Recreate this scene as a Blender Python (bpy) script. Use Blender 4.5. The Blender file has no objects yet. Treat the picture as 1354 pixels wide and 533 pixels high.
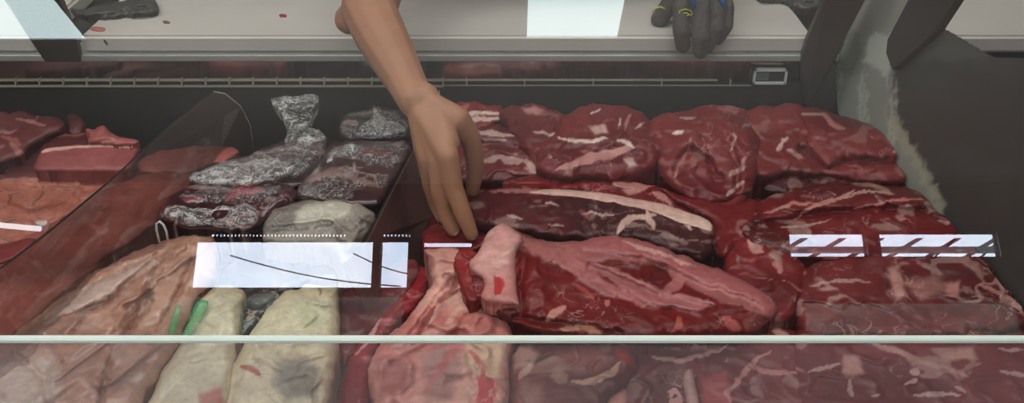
import bpy, bmesh, math, random
import numpy as np
from math import radians, sin, cos, tan, pi
from mathutils import Vector, Matrix

S = bpy.context.scene
COL = S.collection
FPX = 1316.0
CAM = np.array([0.0, 0.0, 1.65])
PIT = radians(30)
def srgb(c):
    c = np.asarray(c, float) / 255.0
    return np.where(c <= 0.04045, c / 12.92, ((c + 0.055) / 1.055) ** 2.4)
def ray(u, v):
    u = np.asarray(u, float); v = np.asarray(v, float)
    x = (u - 677) / FPX; y = (266.5 - v) / FPX
    return np.stack([x, cos(PIT) + y * sin(PIT), -sin(PIT) + y * cos(PIT)], -1)
def PY(u, v, Y):
    d = ray(u, v); return Vector(CAM + d * (Y / d[1]))
def PZ(u, v, z):
    d = ray(u, v); return Vector(CAM + d * ((z - CAM[2]) / d[2]))

# ---------------------------------------------------------------- helpers
def link(name, me, mat=None, parent=None, smooth=True):
    o = bpy.data.objects.new(name, me); COL.objects.link(o)
    if mat:
        if not me.materials: me.materials.append(mat)
    if smooth and len(me.polygons):
        me.polygons.foreach_set('use_smooth', [True] * len(me.polygons))
    if parent: o.parent = parent
    return o
def recenter(o, loc):
    """put the origin of a parentless mesh at loc, keeping its place"""
    loc = Vector(loc)
    o.data.transform(Matrix.Translation(-loc)); o.location = loc
def tag(o, label, cat, group=None, kind=None):
    if label: o['label'] = label
    if cat: o['category'] = cat
    if group: o['group'] = group
    if kind: o['kind'] = kind
    return o
def empty(name, loc, label, cat, group=None):
    o = bpy.data.objects.new(name, None); COL.objects.link(o); o.location = loc
    o.empty_display_size = 0.05
    return tag(o, label, cat, group)
def child(name, me, mat, parent, smooth=True):
    """mesh given in world coordinates, parented to an unrotated empty / object"""
    me.transform(Matrix.Translation(-Vector(parent_loc(parent))))
    return link(name, me, mat, parent, smooth)
def parent_loc(p):
    l = Vector(p.location)
    while p.parent: p = p.parent; l = l + Vector(p.location)
    return l
def box(bm, x0, x1, y0, y1, z0, z1, bev=0.0):
    r = bmesh.ops.create_cube(bm, size=1)
    vs = r['verts']
    for v in vs:
        v.co = Vector((x0 + (v.co.x + .5) * (x1 - x0), y0 + (v.co.y + .5) * (y1 - y0), z0 + (v.co.z + .5) * (z1 - z0)))
    if bev > 0:
        es = list({e for v in vs for e in v.link_edges})
        bmesh.ops.bevel(bm, geom=es, offset=bev, segments=3, affect='EDGES')
def bm_mesh(name, bm):
    bmesh.ops.recalc_face_normals(bm, faces=bm.faces)
    me = bpy.data.meshes.new(name); bm.to_mesh(me); bm.free(); return me
def box_mesh(name, *a, bev=0.0):
    bm = bmesh.new(); box(bm, *a, bev=bev); return bm_mesh(name, bm)
def prism(name, pts, off):
    """flat polygon (3-D points) thickened by vector off"""
    bm = bmesh.new()
    a = [bm.verts.new(p) for p in pts]; b = [bm.verts.new(Vector(p) + Vector(off)) for p in pts]
    bm.faces.new(a); bm.faces.new(b[::-1]); n = len(pts)
    for i in range(n): bm.faces.new((a[i], b[i], b[(i + 1) % n], a[(i + 1) % n]))
    return bm_mesh(name, bm)
def tube(name, pts, r, seg=8):
    bm = bmesh.new(); rings = []; n = len(pts)
    rr = r if hasattr(r, '__len__') else [r] * n
    for i, p in enumerate(pts):
        t = (Vector(pts[min(i + 1, n - 1)]) - Vector(pts[max(i - 1, 0)])).normalized()
        a = t.orthogonal().normalized()
        if rings:
            a = (prev - t * prev.dot(t)).normalized()
        prev = a; b = t.cross(a)
        rings.append([bm.verts.new(Vector(p) + (a * cos(2 * pi * k / seg) + b * sin(2 * pi * k / seg)) * rr[i]) for k in range(seg)])
    for i in range(n - 1):
        for k in range(seg):
            bm.faces.new((rings[i][k], rings[i][(k + 1) % seg], rings[i + 1][(k + 1) % seg], rings[i + 1][k]))
    bm.faces.new(rings[0]); bm.faces.new(rings[-1][::-1])
    return bm_mesh(name, bm)

# ---------------------------------------------------------------- numpy noise
def _hash(ix, iy, seed):
    h = (ix.astype(np.int64) * 374761393 + iy.astype(np.int64) * 668265263 + seed * 1442695041) & 0xFFFFFFFF
    h = ((h ^ (h >> 13)) * 1274126177) & 0xFFFFFFFF
    return ((h ^ (h >> 16)) & 0xFFFF) / 65535.0
def vnoise(x, y, seed=0):
    ix = np.floor(x); iy = np.floor(y); fx = x - ix; fy = y - iy
    fx = fx * fx * fx * (fx * (fx * 6 - 15) + 10); fy = fy * fy * fy * (fy * (fy * 6 - 15) + 10)
    a = _hash(ix, iy, seed); b = _hash(ix + 1, iy, seed); c = _hash(ix, iy + 1, seed); d = _hash(ix + 1, iy + 1, seed)
    return (a + (b - a) * fx) * (1 - fy) + (c + (d - c) * fx) * fy
def fbm(x, y, seed=0, octv=4, gain=.5):
    s = 0; a = 1; t = 0
    for i in range(octv):
        s = s + a * vnoise(x * 2 ** i + 17.3 * i, y * 2 ** i - 9.1 * i, seed + i * 7); t += a; a *= gain
    return s / t
def sstep(a, b, x):
    t = np.clip((x - a) / (b - a), 0, 1); return t * t * (3 - 2 * t)

# ---------------------------------------------------------------- materials
def new_mat(name):
    m = bpy.data.materials.new(name); m.use_nodes = True
    nt = m.node_tree
    for n in list(nt.nodes): nt.nodes.remove(n)
    out = nt.nodes.new('ShaderNodeOutputMaterial')
    return m, nt, out
def N(nt, t, **kw):
    n = nt.nodes.new(t)
    for k, v in kw.items():
        if k in n.inputs: n.inputs[k].default_value = v
        else: setattr(n, k, v)
    return n
def rgba(c): return tuple(srgb(c)) + (1.0,)
def plain(name, c, rough=.5, metal=0., var=.12, scale=20., bump=.0, spec=.5, coat=0., stretch=None):
    m, nt, out = new_mat(name)
    b = N(nt, 'ShaderNodeBsdfPrincipled', Roughness=rough, Metallic=metal)
    b.inputs['Specular IOR Level'].default_value = spec
    b.inputs['Coat Weight'].default_value = coat
    tc = N(nt, 'ShaderNodeTexCoord'); vec = tc.outputs['Object']
    if stretch:
        mp = N(nt, 'ShaderNodeMapping'); mp.inputs['Scale'].default_value = stretch
        nt.links.new(vec, mp.inputs[0]); vec = mp.outputs[0]
    no = N(nt, 'ShaderNodeTexNoise', Scale=scale, Detail=5.0)
    nt.links.new(vec, no.inputs['Vector'])
    mr = N(nt, 'ShaderNodeMapRange'); mr.inputs['From Min'].default_value = .25; mr.inputs['From Max'].default_value = .75
    mr.inputs['To Min'].default_value = 1 - var; mr.inputs['To Max'].default_value = 1 + var
    nt.links.new(no.outputs[0], mr.inputs[0])
    mx = N(nt, 'ShaderNodeVectorMath', operation='SCALE'); mx.inputs[0].default_value = tuple(srgb(c))
    nt.links.new(mr.outputs[0], mx.inputs['Scale']); nt.links.new(mx.outputs[0], b.inputs['Base Color'])
    if bump:
        bp = N(nt, 'ShaderNodeBump', Strength=bump, Distance=.004)
        nt.links.new(no.outputs[0], bp.inputs['Height']); nt.links.new(bp.outputs[0], b.inputs['Normal'])
    nt.links.new(b.outputs[0], out.inputs[0]); return m
def emis(name, c, s):
    m, nt, out = new_mat(name); e = N(nt, 'ShaderNodeEmission', Strength=s); e.inputs[0].default_value = rgba(c)
    nt.links.new(e.outputs[0], out.inputs[0]); return m
def flesh(name, rough=.40, marble=.5, mscale=26., bump=.35, fat=(196, 150, 142), coat=.08):
    """colour attribute x fine noise, thin pale marbling veins, wet sheen"""
    m, nt, out = new_mat(name); L = nt.links.new
    b = N(nt, 'ShaderNodeBsdfPrincipled', Roughness=rough)
    b.inputs['Specular IOR Level'].default_value = .45
    b.inputs['Coat Weight'].default_value = coat; b.inputs['Coat Roughness'].default_value = .2
    at = N(nt, 'ShaderNodeAttribute', attribute_name='Col')
    tc = N(nt, 'ShaderNodeTexCoord'); oi = N(nt, 'ShaderNodeObjectInfo')
    off = N(nt, 'ShaderNodeVectorMath', operation='ADD')
    sc = N(nt, 'ShaderNodeMath', operation='MULTIPLY'); sc.inputs[1].default_value = 40.
    L(oi.outputs['Random'], sc.inputs[0]); L(tc.outputs['Object'], off.inputs[0]); L(sc.outputs[0], off.inputs[1])
    n1 = N(nt, 'ShaderNodeTexNoise', Scale=95., Detail=6.0, Roughness=.65); L(off.outputs[0], n1.inputs['Vector'])
    mr = N(nt, 'ShaderNodeMapRange'); mr.inputs['From Min'].default_value = .3; mr.inputs['From Max'].default_value = .7
    mr.inputs['To Min'].default_value = .78; mr.inputs['To Max'].default_value = 1.2
    L(n1.outputs[0], mr.inputs[0])
    mul = N(nt, 'ShaderNodeVectorMath', operation='SCALE'); L(at.outputs['Color'], mul.inputs[0]); L(mr.outputs[0], mul.inputs['Scale'])
    n2 = N(nt, 'ShaderNodeTexNoise', Scale=mscale, Detail=3.0, Roughness=.55, Distortion=.9); L(off.outputs[0], n2.inputs['Vector'])
    s1 = N(nt, 'ShaderNodeMath', operation='SUBTRACT'); s1.inputs[1].default_value = .5; L(n2.outputs[0], s1.inputs[0])
    s2 = N(nt, 'ShaderNodeMath', operation='ABSOLUTE'); L(s1.outputs[0], s2.inputs[0])
    s3 = N(nt, 'ShaderNodeMapRange'); s3.inputs['From Min'].default_value = .016; s3.inputs['From Max'].default_value = .003
    L(s2.outputs[0], s3.inputs[0])
    n3 = N(nt, 'ShaderNodeTexNoise', Scale=13., Detail=2.0); L(off.outputs[0], n3.inputs['Vector'])
    s4 = N(nt, 'ShaderNodeMapRange'); s4.inputs['From Min'].default_value = .52; s4.inputs['From Max'].default_value = .66
    L(n3.outputs[0], s4.inputs[0])
    s5 = N(nt, 'ShaderNodeMath', operation='MULTIPLY'); L(s3.outputs[0], s5.inputs[0]); L(s4.outputs[0], s5.inputs[1])
    s6 = N(nt, 'ShaderNodeMath', operation='MULTIPLY'); s6.inputs[1].default_value = marble; L(s5.outputs[0], s6.inputs[0])
    mix = N(nt, 'ShaderNodeMix', data_type='RGBA'); L(s6.outputs[0], mix.inputs['Factor'])
    L(mul.outputs[0], mix.inputs[6]); mix.inputs[7].default_value = rgba(fat)
    L(mix.outputs[2], b.inputs['Base Color'])
    mrr = N(nt, 'ShaderNodeMapRange'); mrr.inputs['To Min'].default_value = rough - .12; mrr.inputs['To Max'].default_value = rough + .25
    L(n3.outputs[0], mrr.inputs[0]); L(mrr.outputs[0], b.inputs['Roughness'])
    bp = N(nt, 'ShaderNodeBump', Strength=bump, Distance=.0025); L(n1.outputs[0], bp.inputs['Height'])
    L(bp.outputs[0], b.inputs['Normal']); L(b.outputs[0], out.inputs[0]); return m
def film(name, tint=(225, 222, 218), lo=.1, hi=.75, scale=30., thr=.5, line=.8):
    """crinkled clear packing film: clear with thin milky folds and sharp shine"""
    m, nt, out = new_mat(name); L = nt.links.new
    tc = N(nt, 'ShaderNodeTexCoord')
    n = N(nt, 'ShaderNodeTexNoise', Scale=scale, Detail=6.0, Roughness=.65, Distortion=1.6); L(tc.outputs['Object'], n.inputs['Vector'])
    n2 = N(nt, 'ShaderNodeTexNoise', Scale=scale * 1.3, Detail=4.0, Roughness=.6, Distortion=2.2); L(tc.outputs['Object'], n2.inputs['Vector'])
    a = N(nt, 'ShaderNodeMapRange'); a.inputs['From Min'].default_value = thr - .06; a.inputs['From Max'].default_value = thr + .12
    a.inputs['To Min'].default_value = lo; a.inputs['To Max'].default_value = hi; L(n.outputs[0], a.inputs[0])
    s1 = N(nt, 'ShaderNodeMath', operation='SUBTRACT'); s1.inputs[1].default_value = .5; L(n2.outputs[0], s1.inputs[0])
    s2 = N(nt, 'ShaderNodeMath', operation='ABSOLUTE'); L(s1.outputs[0], s2.inputs[0])
    s3 = N(nt, 'ShaderNodeMapRange'); s3.inputs['From Min'].default_value = .022; s3.inputs['From Max'].default_value = .004; s3.inputs['To Max'].default_value = line
    L(s2.outputs[0], s3.inputs[0])
    mx0 = N(nt, 'ShaderNodeMath', operation='MAXIMUM'); L(a.outputs[0], mx0.inputs[0]); L(s3.outputs[0], mx0.inputs[1])
    tr = N(nt, 'ShaderNodeBsdfTransparent')
    d = N(nt, 'ShaderNodeBsdfPrincipled', Roughness=.16); d.inputs['Base Color'].default_value = rgba(tint)
    d.inputs['Specular IOR Level'].default_value = .9
    bp = N(nt, 'ShaderNodeBump', Strength=1.0, Distance=.002); L(n2.outputs[0], bp.inputs['Height']); L(bp.outputs[0], d.inputs['Normal'])
    mx = N(nt, 'ShaderNodeMixShader'); L(mx0.outputs[0], mx.inputs[0]); L(tr.outputs[0], mx.inputs[1]); L(d.outputs[0], mx.inputs[2])
    L(mx.outputs[0], out.inputs[0]); return m
def glass(name, tint=(1, 1, 1), refl=.1, haze=0.0, hcol=(200, 200, 200), rough=0.0):
    m, nt, out = new_mat(name); L = nt.links.new
    tr = N(nt, 'ShaderNodeBsdfTransparent'); tr.inputs[0].default_value = tuple(tint) + (1,)
    gl = N(nt, 'ShaderNodeBsdfGlossy', Roughness=rough); gl.inputs[0].default_value = (1, 1, 1, 1)
    mx = N(nt, 'ShaderNodeMixShader'); mx.inputs[0].default_value = refl
    L(tr.outputs[0], mx.inputs[1]); L(gl.outputs[0], mx.inputs[2]); last = mx
    if haze:
        df = N(nt, 'ShaderNodeBsdfDiffuse'); df.inputs[0].default_value = rgba(hcol)
        tc = N(nt, 'ShaderNodeTexCoord'); n = N(nt, 'ShaderNodeTexNoise', Scale=6., Detail=4.0); L(tc.outputs['Object'], n.inputs['Vector'])
        mr = N(nt, 'ShaderNodeMapRange'); mr.inputs['From Min'].default_value = .3; mr.inputs['From Max'].default_value = .7
        mr.inputs['To Min'].default_value = haze * .7; mr.inputs['To Max'].default_value = haze * 1.3; L(n.outputs[0], mr.inputs[0])
        m2 = N(nt, 'ShaderNodeMixShader'); L(mr.outputs[0], m2.inputs[0]); L(mx.outputs[0], m2.inputs[1]); L(df.outputs[0], m2.inputs[2]); last = m2
    L(last.outputs[0], out.inputs[0]); return m

M = {}
M['beef'] = flesh('beef_flesh', marble=.55)
M['dark'] = flesh('dark_beef_flesh', marble=.35, rough=.4)
M['fatty'] = flesh('fatty_flesh', marble=.5, mscale=18., fat=(214, 190, 172), rough=.42)
M['pork'] = flesh('pork_flesh', marble=.15, rough=.45, fat=(190, 140, 125))
M['fat'] = flesh('pale_fat', marble=.25, mscale=30., fat=(150, 90, 80), rough=.42, bump=.4)
M['wrap'] = flesh('wrapped_flesh', marble=.6, mscale=22., fat=(205, 175, 160), rough=.2, bump=.25, coat=.5)
M['film'] = film('clear_film', lo=.04, hi=.28, scale=30., thr=.56, line=.6); M['film_soft'] = film('soft_film', lo=.02, hi=.22, scale=16., thr=.55, line=.22)
M['film_white'] = film('milky_film', tint=(248, 246, 242), lo=.06, hi=.6, scale=34., thr=.52, line=.85)
M['film_green'] = film('green_film', tint=(60, 175, 110), lo=.3, hi=.65, scale=14., thr=.45)
M['board'] = plain('white_cutting_board', (196, 190, 182), .5, var=.06, scale=9., bump=.05)
M['steel'] = plain('brushed_steel', (120, 118, 112), .3, .85, var=.1, scale=30., stretch=(.2, 8, 8))
M['steel_pale'] = plain('pale_steel_lip', (170, 172, 165), .35, .3, var=.08)
M['fascia'] = plain('dark_steel_fascia', (176, 160, 152), .10, 1., var=.1, scale=8., stretch=(1, 3, 3))
M['rearwall'] = plain('dark_grey_back_panel', (50, 49, 46), .3, .1, var=.15, scale=6.)
M['deck'] = plain('dark_case_deck', (70, 26, 26), .35, .1, var=.2)
M['black'] = plain('black_plastic', (18, 17, 18), .3)
M['gap'] = plain('black_slot', (14, 12, 12), .7)
M['wire'] = plain('pale_wire', (190, 180, 160), .4, .2)
M['bracket'] = plain('dark_bracket_metal', (66, 60, 56), .4, .3, var=.15, scale=12.)
M['wall'] = plain('shop_wall', (74, 66, 64), .8, var=.12, scale=3.)
M['ceiling'] = plain('ceiling_paint', (190, 188, 184), .9, var=.05, scale=3.)
M['floor'] = plain('shop_floor', (150, 138, 132), .6, var=.12, scale=5.)
M['frame'] = plain('window_frame_metal', (70, 62, 60), .5)
M['seam'] = plain('pale_green_glass_edge', (214, 226, 216), .3, var=.03)
M['glass'] = glass('front_glass', (.93, .95, .94), .085, .012, (190, 190, 190))
M['glass_low'] = glass('lower_glass', (.88, .88, .89), .09, .13, (200, 180, 184))  # pinkish haze colour stands in for floor light mirrored by the pane
M['divider'] = glass('divider_glass', (.80, .76, .75), .10, .10, (120, 100, 96))
M['divider_brown'] = glass('brown_divider_glass', (.62, .5, .48), .06, .5, (128, 92, 86))
M['skin'] = plain('tanned_skin', (166, 117, 90), .5, var=.1, scale=28., bump=.12, spec=.35)
M['nail'] = plain('finger_nail', (196, 156, 138), .25)
M['glove'] = plain('charcoal_knit_glove', (74, 69, 66), .85, var=.22, scale=160., bump=.5)
M['cuff'] = plain('blue_cuff', (20, 100, 175), .6)
M['mark'] = plain('yellow_green_mark', (196, 205, 60), .6)
M['shirt'] = plain('dark_shirt', (38, 38, 44), .85)
M['hair'] = plain('black_hair', (20, 16, 14), .7)
M['rag'] = plain('dark_wet_cloth', (74, 74, 70), .45, var=.3, scale=40., bump=.6)
M['lcd'] = plain('lcd_glass', (96, 104, 100), .2); M['lcd_dark'] = plain('lcd_dark', (44, 44, 46), .2)
M['whiteplastic'] = plain('white_plastic', (206, 206, 202), .4)

# ---------------------------------------------------------------- meat builder
def sdist(px, py, poly):
    """signed distance (positive inside) and nearest boundary point"""
    n = len(poly); best = np.full(px.shape, 1e9); nx = px.copy(); ny = py.copy(); ins = np.zeros(px.shape, bool)
    for i in range(n):
        ax, ay = poly[i]; bx, by = poly[(i + 1) % n]
        dx, dy = bx - ax, by - ay; L2 = dx * dx + dy * dy + 1e-9
        t = np.clip(((px - ax) * dx + (py - ay) * dy) / L2, 0, 1)
        qx = ax + t * dx; qy = ay + t * dy; d = np.hypot(px - qx, py - qy)
        m = d < best; best[m] = d[m]; nx[m] = qx[m]; ny[m] = qy[m]
        c = ((ay > py) != (by > py)) & (px < (bx - ax) * (py - ay) / ((by - ay) if by != ay else 1e-9) + ax)
        ins ^= c
    return np.where(ins, best, -best), nx, ny
def smooth_poly(poly, jitter, seed, it=2):
    p = np.array(poly, float)
    for _ in range(it):                      # Chaikin, keeps most of the corner
        q = np.roll(p, -1, 0); a = p * .8 + q * .2; b = p * .2 + q * .8
        p = np.stack([a, b], 1).reshape(-1, 2)
    if jitter:
        # resample
        q = np.roll(p, -1, 0); out = []
        for a, b in zip(p, q):
            k = max(1, int(np.hypot(*(b - a)) / 5))
            for j in range(k): out.append(a + (b - a) * j / k)
        p = np.array(out)
        p[:, 0] += (fbm(p[:, 0] / 14, p[:, 1] / 14, seed, 3) - .5) * jitter * 2
        p[:, 1] += (fbm(p[:, 0] / 14 + 50, p[:, 1] / 14, seed + 3, 3) - .5) * jitter * 2
    return p
def linedist(px, py, pts):
    best = np.full(px.shape, 1e9); par = np.zeros(px.shape); n = len(pts) - 1
    for i in range(n):
        ax, ay = pts[i][:2]; bx, by = pts[i + 1][:2]; dx, dy = bx - ax, by - ay; L2 = dx * dx + dy * dy + 1e-9
        t = np.clip(((px - ax) * dx + (py - ay) * dy) / L2, 0, 1)
        d = np.hypot(px - ax - t * dx, py - ay - t * dy); m = d < best
        best[m] = d[m]; par[m] = (i + t[m]) / n
    return best, par

_sd = [100]
def relief(poly, z0, T, R, c1, c2, streaks=(), patches=(), creases=(), lump=.35, lscale=9., fine=.0013, grain=None,
           fat=0., fatc=(206, 168, 158), jitter=4., step=1.75, rimh=.42, slope=.10, skirt=.05, seed=None, ridge=.0, front=1.0, name='m', clip=None):
    """A cut of meat as a rounded slab: outline traced on the pile, dome of height T (m), rim width R (px)."""
    if seed is None: _sd[0] += 13; seed = _sd[0]
    P = smooth_poly(poly, jitter, seed)
    u0, v0 = P.min(0) - step; u1, v1 = P.max(0) + step
    nu = int((u1 - u0) / step) + 2; nv = int((v1 - v0) / step) + 2
    U, V = np.meshgrid(u0 + np.arange(nu) * step, v0 + np.arange(nv) * step)
    sd, nx, ny = sdist(U, V, P)
    keep = sd > -step * .75; snap = keep & (sd < step * .25)
    U = np.where(snap, nx, U); V = np.where(snap, ny, V)
    d = np.clip(np.where(snap, 0, sd), 0, None)
    ids = -np.ones(U.shape, int)
    q = keep[:-1, :-1] & keep[1:, :-1] & keep[:-1, 1:] & keep[1:, 1:]
    used = np.zeros(U.shape, bool)
    used[:-1, :-1] |= q; used[1:, :-1] |= q; used[:-1, 1:] |= q; used[1:, 1:] |= q
    ids[used] = np.arange(used.sum())
    u = U[used]; v = V[used]; d = d[used]
    # reference plane point, in metres
    D = ray(u, v); zr = z0 - slope * 1.2
    def hit(h):     # plane z = zr + slope*Y + h
        t = (CAM[2] - zr - h) / (-D[:, 2] + slope * D[:, 1]); return CAM + D * t[:, None]
    W = hit(np.zeros(len(u))); x = W[:, 0]; y = W[:, 1]
    if grain is not None:
        a, st = grain; ca, sa = cos(radians(a)), sin(radians(a)); gx = x * ca + y * sa; gy = -x * sa + y * ca; gx = gx / st
    else: gx, gy = x, y
    wv = (fbm(x * 14, y * 14, seed + 40, 3) - .5) * .05
    e = np.clip(d / (R * .8), 0, 1); dome = np.sqrt(np.clip(1 - (1 - e) ** 2, 0, 1))
    lum = fbm(gx * lscale + wv * 8, gy * lscale, seed, 3) - .5
    rd = 1 - np.abs(2 * fbm(gx * lscale * 1.7 + wv * 14, gy * lscale * 1.7 + 5, seed + 5, 3) - 1)
    rd = sstep(.78, 1., rd)
    h = T * (rimh + (1 - rimh) * dome) * (1 + lump * 1.6 * lum) + ridge * rd * e - 0
    h = h + fine * 2 * (fbm(gx * 45 + wv * 30, gy * 45, seed + 9, 4) - .5) * np.clip(e * 3, 0, 1)
    col = np.tile(srgb(c1), (len(u), 1)); k = sstep(.25, .75, fbm(gx * 9 + wv * 20, gy * 12 + 3, seed + 21, 4))[:, None]
    col = col * (1 - k) + srgb(c2) * k
    k = (.86 + .28 * fbm(gx * 60, gy * 60, seed + 33, 3))[:, None]; col = col * k
    wu = u + (fbm(u / 14, v / 14, seed + 51, 5, .6) - .5) * 15; wv2 = v + (fbm(u / 14 + 31, v / 14, seed + 52, 5, .6) - .5) * 15
    if fat > 0:
        r2 = np.abs(2 * fbm(gx * 7 + wv * 26, gy * 7, seed + 61, 4) - 1); msk = sstep(.50, .62, fbm(x * 9, y * 9, seed + 66, 3))
        k = (sstep(.045, .012, r2) * msk * fat)[:, None]; col = col * (1 - k) + srgb(fatc) * k; h = h + k[:, 0] * .0012
        k = (sstep(.70, .735, fbm(gx * 22 + wv * 30, gy * 22, seed + 71, 4)) * fat * .7)[:, None]; col = col * (1 - k) + srgb(fatc) * k
    for s in patches:       # (poly, colour, height, softness)
        pp, cc, hh, sf = s; ds, _, _ = sdist(wu * .6 + u * .4, wv2 * .6 + v * .4, np.array(pp, float))
        k = sstep(-sf, sf, ds); h = h + hh * k; kk = k[:, None]
        vv = (.88 + .24 * fbm(x * 50, y * 50, seed + 81, 3))[:, None]
        col = col * (1 - kk) + srgb(cc) * vv * kk
    for s in streaks:       # (pts, width, colour, height, strength)
        pts, w, cc, hh, st = s; dl, pr = linedist(wu * .5 + u * .5, wv2 * .5 + v * .5, pts)
        ww = w * (.25 + .75 * np.sin(np.clip(pr, 0.0, 1.0) * pi) ** .6) * (.55 + .9 * fbm(u / 10, v / 10, seed + 91, 2))
        k = sstep(1.0, .7, dl / ww) * st; h = h + hh * k; col = col * (1 - k[:, None]) + srgb(cc) * k[:, None]
    for s in creases:       # (pts, width, depth)
        pts, w, dp = s; dl, pr = linedist(wu * .5 + u * .5, wv2 * .5 + v * .5, pts)
        h = h - dp * np.exp(-(dl / w) ** 2) * np.clip(e * 2, 0, 1)
    X = hit(h)
    # faces
    a = ids[:-1, :-1][q]; b = ids[:-1, 1:][q]; c = ids[1:, 1:][q]; dd = ids[1:, :-1][q]
    F = np.stack([dd, c, b, a], 1)
    n = len(u)
    E = np.concatenate([F[:, [0, 1]], F[:, [1, 2]], F[:, [2, 3]], F[:, [3, 0]]]); key = np.sort(E, 1)
    kk = key[:, 0] * n + key[:, 1]; un, inv, cnt = np.unique(kk, return_inverse=True, return_counts=True)
    be = E[cnt[inv] == 1]; bv = np.unique(be); mp = -np.ones(n, int); mp[bv] = np.arange(len(bv))
    lim = .566 + (1.60 - X[:, 1]) * (.094 / .75) - .004
    X[:, 0] = np.minimum(X[:, 0], lim + (0 if z0 < 1 else 9))
    cx = X.mean(0); rim = X[bv]
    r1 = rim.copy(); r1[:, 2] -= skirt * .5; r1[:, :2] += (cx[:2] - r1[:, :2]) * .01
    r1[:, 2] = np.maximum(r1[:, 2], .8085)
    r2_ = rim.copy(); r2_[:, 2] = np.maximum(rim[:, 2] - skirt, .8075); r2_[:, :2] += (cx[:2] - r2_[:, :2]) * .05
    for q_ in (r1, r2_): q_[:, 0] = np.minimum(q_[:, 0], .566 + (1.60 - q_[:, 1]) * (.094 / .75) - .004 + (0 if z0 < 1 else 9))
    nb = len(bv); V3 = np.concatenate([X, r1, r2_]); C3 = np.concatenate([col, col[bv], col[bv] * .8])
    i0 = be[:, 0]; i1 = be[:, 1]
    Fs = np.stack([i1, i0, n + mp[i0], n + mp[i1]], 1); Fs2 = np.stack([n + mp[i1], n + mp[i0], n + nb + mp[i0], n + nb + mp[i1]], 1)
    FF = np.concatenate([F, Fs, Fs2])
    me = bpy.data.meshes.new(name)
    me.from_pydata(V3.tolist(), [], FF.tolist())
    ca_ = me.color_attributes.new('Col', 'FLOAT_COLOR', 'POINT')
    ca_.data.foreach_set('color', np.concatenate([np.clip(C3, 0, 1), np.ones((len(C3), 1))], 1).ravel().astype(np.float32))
    me.update()
    return me
def meat(name, label, poly, z0, T, R, c1, c2, mat='beef', group=None, cat='meat', **kw):
    me = relief(poly, z0, T, R, c1, c2, name=name, **kw)
    o = link(name, me, M[mat]); c = np.zeros(3); bb = [Vector(b) for b in o.bound_box]
    cx = sum((b.x for b in bb)) / 8; cy = sum((b.y for b in bb)) / 8; cz = min(b.z for b in bb)
    recenter(o, (cx, cy, cz)); return tag(o, label, cat, group)
def part(name, parent, poly, z0, T, R, c1, c2, mat='fat', **kw):
    me = relief(poly, z0, T, R, c1, c2, name=name, **kw)
    return child(name, me, M[mat], parent)
# ================================================================ ROOM
def struct(name, me, mat, parent=None):
    o = link(name, me, mat, parent, smooth=False)
    if not parent: o['kind'] = 'structure'
    return o
YW = -3.9
struct('floor', box_mesh('floor', -4, 4, -4.2, 3.4, -.1, 0), M['floor'])
struct('ceiling', box_mesh('ceiling', -4, 4, -4.2, 3.4, 3.0, 3.1), M['ceiling'])
struct('wall_left', box_mesh('wl', -4.1, -4, -4.2, 3.4, 0, 3.0), M['wall'])
struct('wall_right', box_mesh('wr', 4, 4.1, -4.2, 3.4, 0, 3.0), M['wall'])
struct('wall_back', box_mesh('wb', -4, 4, 3.3, 3.4, 0, 3.0), M['wall'])
# shop front: openings (x0,x1,z0,z1)
OPEN = [(-1.90, -.83, 2.34, 2.64), (-.78, -.62, 2.34, 2.64), (-.53, -.24, 2.59, 2.635), (1.66, 2.12, 2.53, 2.69), (2.20, 2.91, 2.53, 2.69),
        (-2.06, -.64, 1.55, 2.30), (1.71, 2.97, 1.55, 2.26), (-1.82, -.99, 2.655, 2.69), (-.79, -.61, 2.655, 2.69)]  # last two slits invented so sky reads as a dotted strip of light
xs = sorted({-4., 4.} | {o[0] for o in OPEN} | {o[1] for o in OPEN}); zs = sorted({0., 3.} | {o[2] for o in OPEN} | {o[3] for o in OPEN})
bm = bmesh.new()
for i in range(len(xs) - 1):
    for j in range(len(zs) - 1):
        cx, cz = (xs[i] + xs[i + 1]) / 2, (zs[j] + zs[j + 1]) / 2
        if any(o[0] < cx < o[1] and o[2] < cz < o[3] for o in OPEN): continue
        box(bm, xs[i], xs[i + 1], YW - .05, YW, zs[j], zs[j + 1])
struct('wall_front', bm_mesh('wf', bm), M['wall'])
M['pane'] = glass('window_pane', (.97, .98, 1.0), .04)
for k, o in enumerate(OPEN):
    bm = bmesh.new(); t = .012
    box(bm, o[0] - t, o[0], YW - .02, YW + .02, o[2] - t, o[3] + t); box(bm, o[1], o[1] + t, YW - .02, YW + .02, o[2] - t, o[3] + t)
    box(bm, o[0], o[1], YW - .02, YW + .02, o[2] - t, o[2]); box(bm, o[0], o[1], YW - .02, YW + .02, o[3], o[3] + t)
    w = struct('window_%d' % (k + 1), bm_mesh('w', bm), M['frame'])
    struct('pane', box_mesh('p', o[0], o[1], YW - .03, YW - .026, o[2], o[3]), M['pane'], w)
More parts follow.
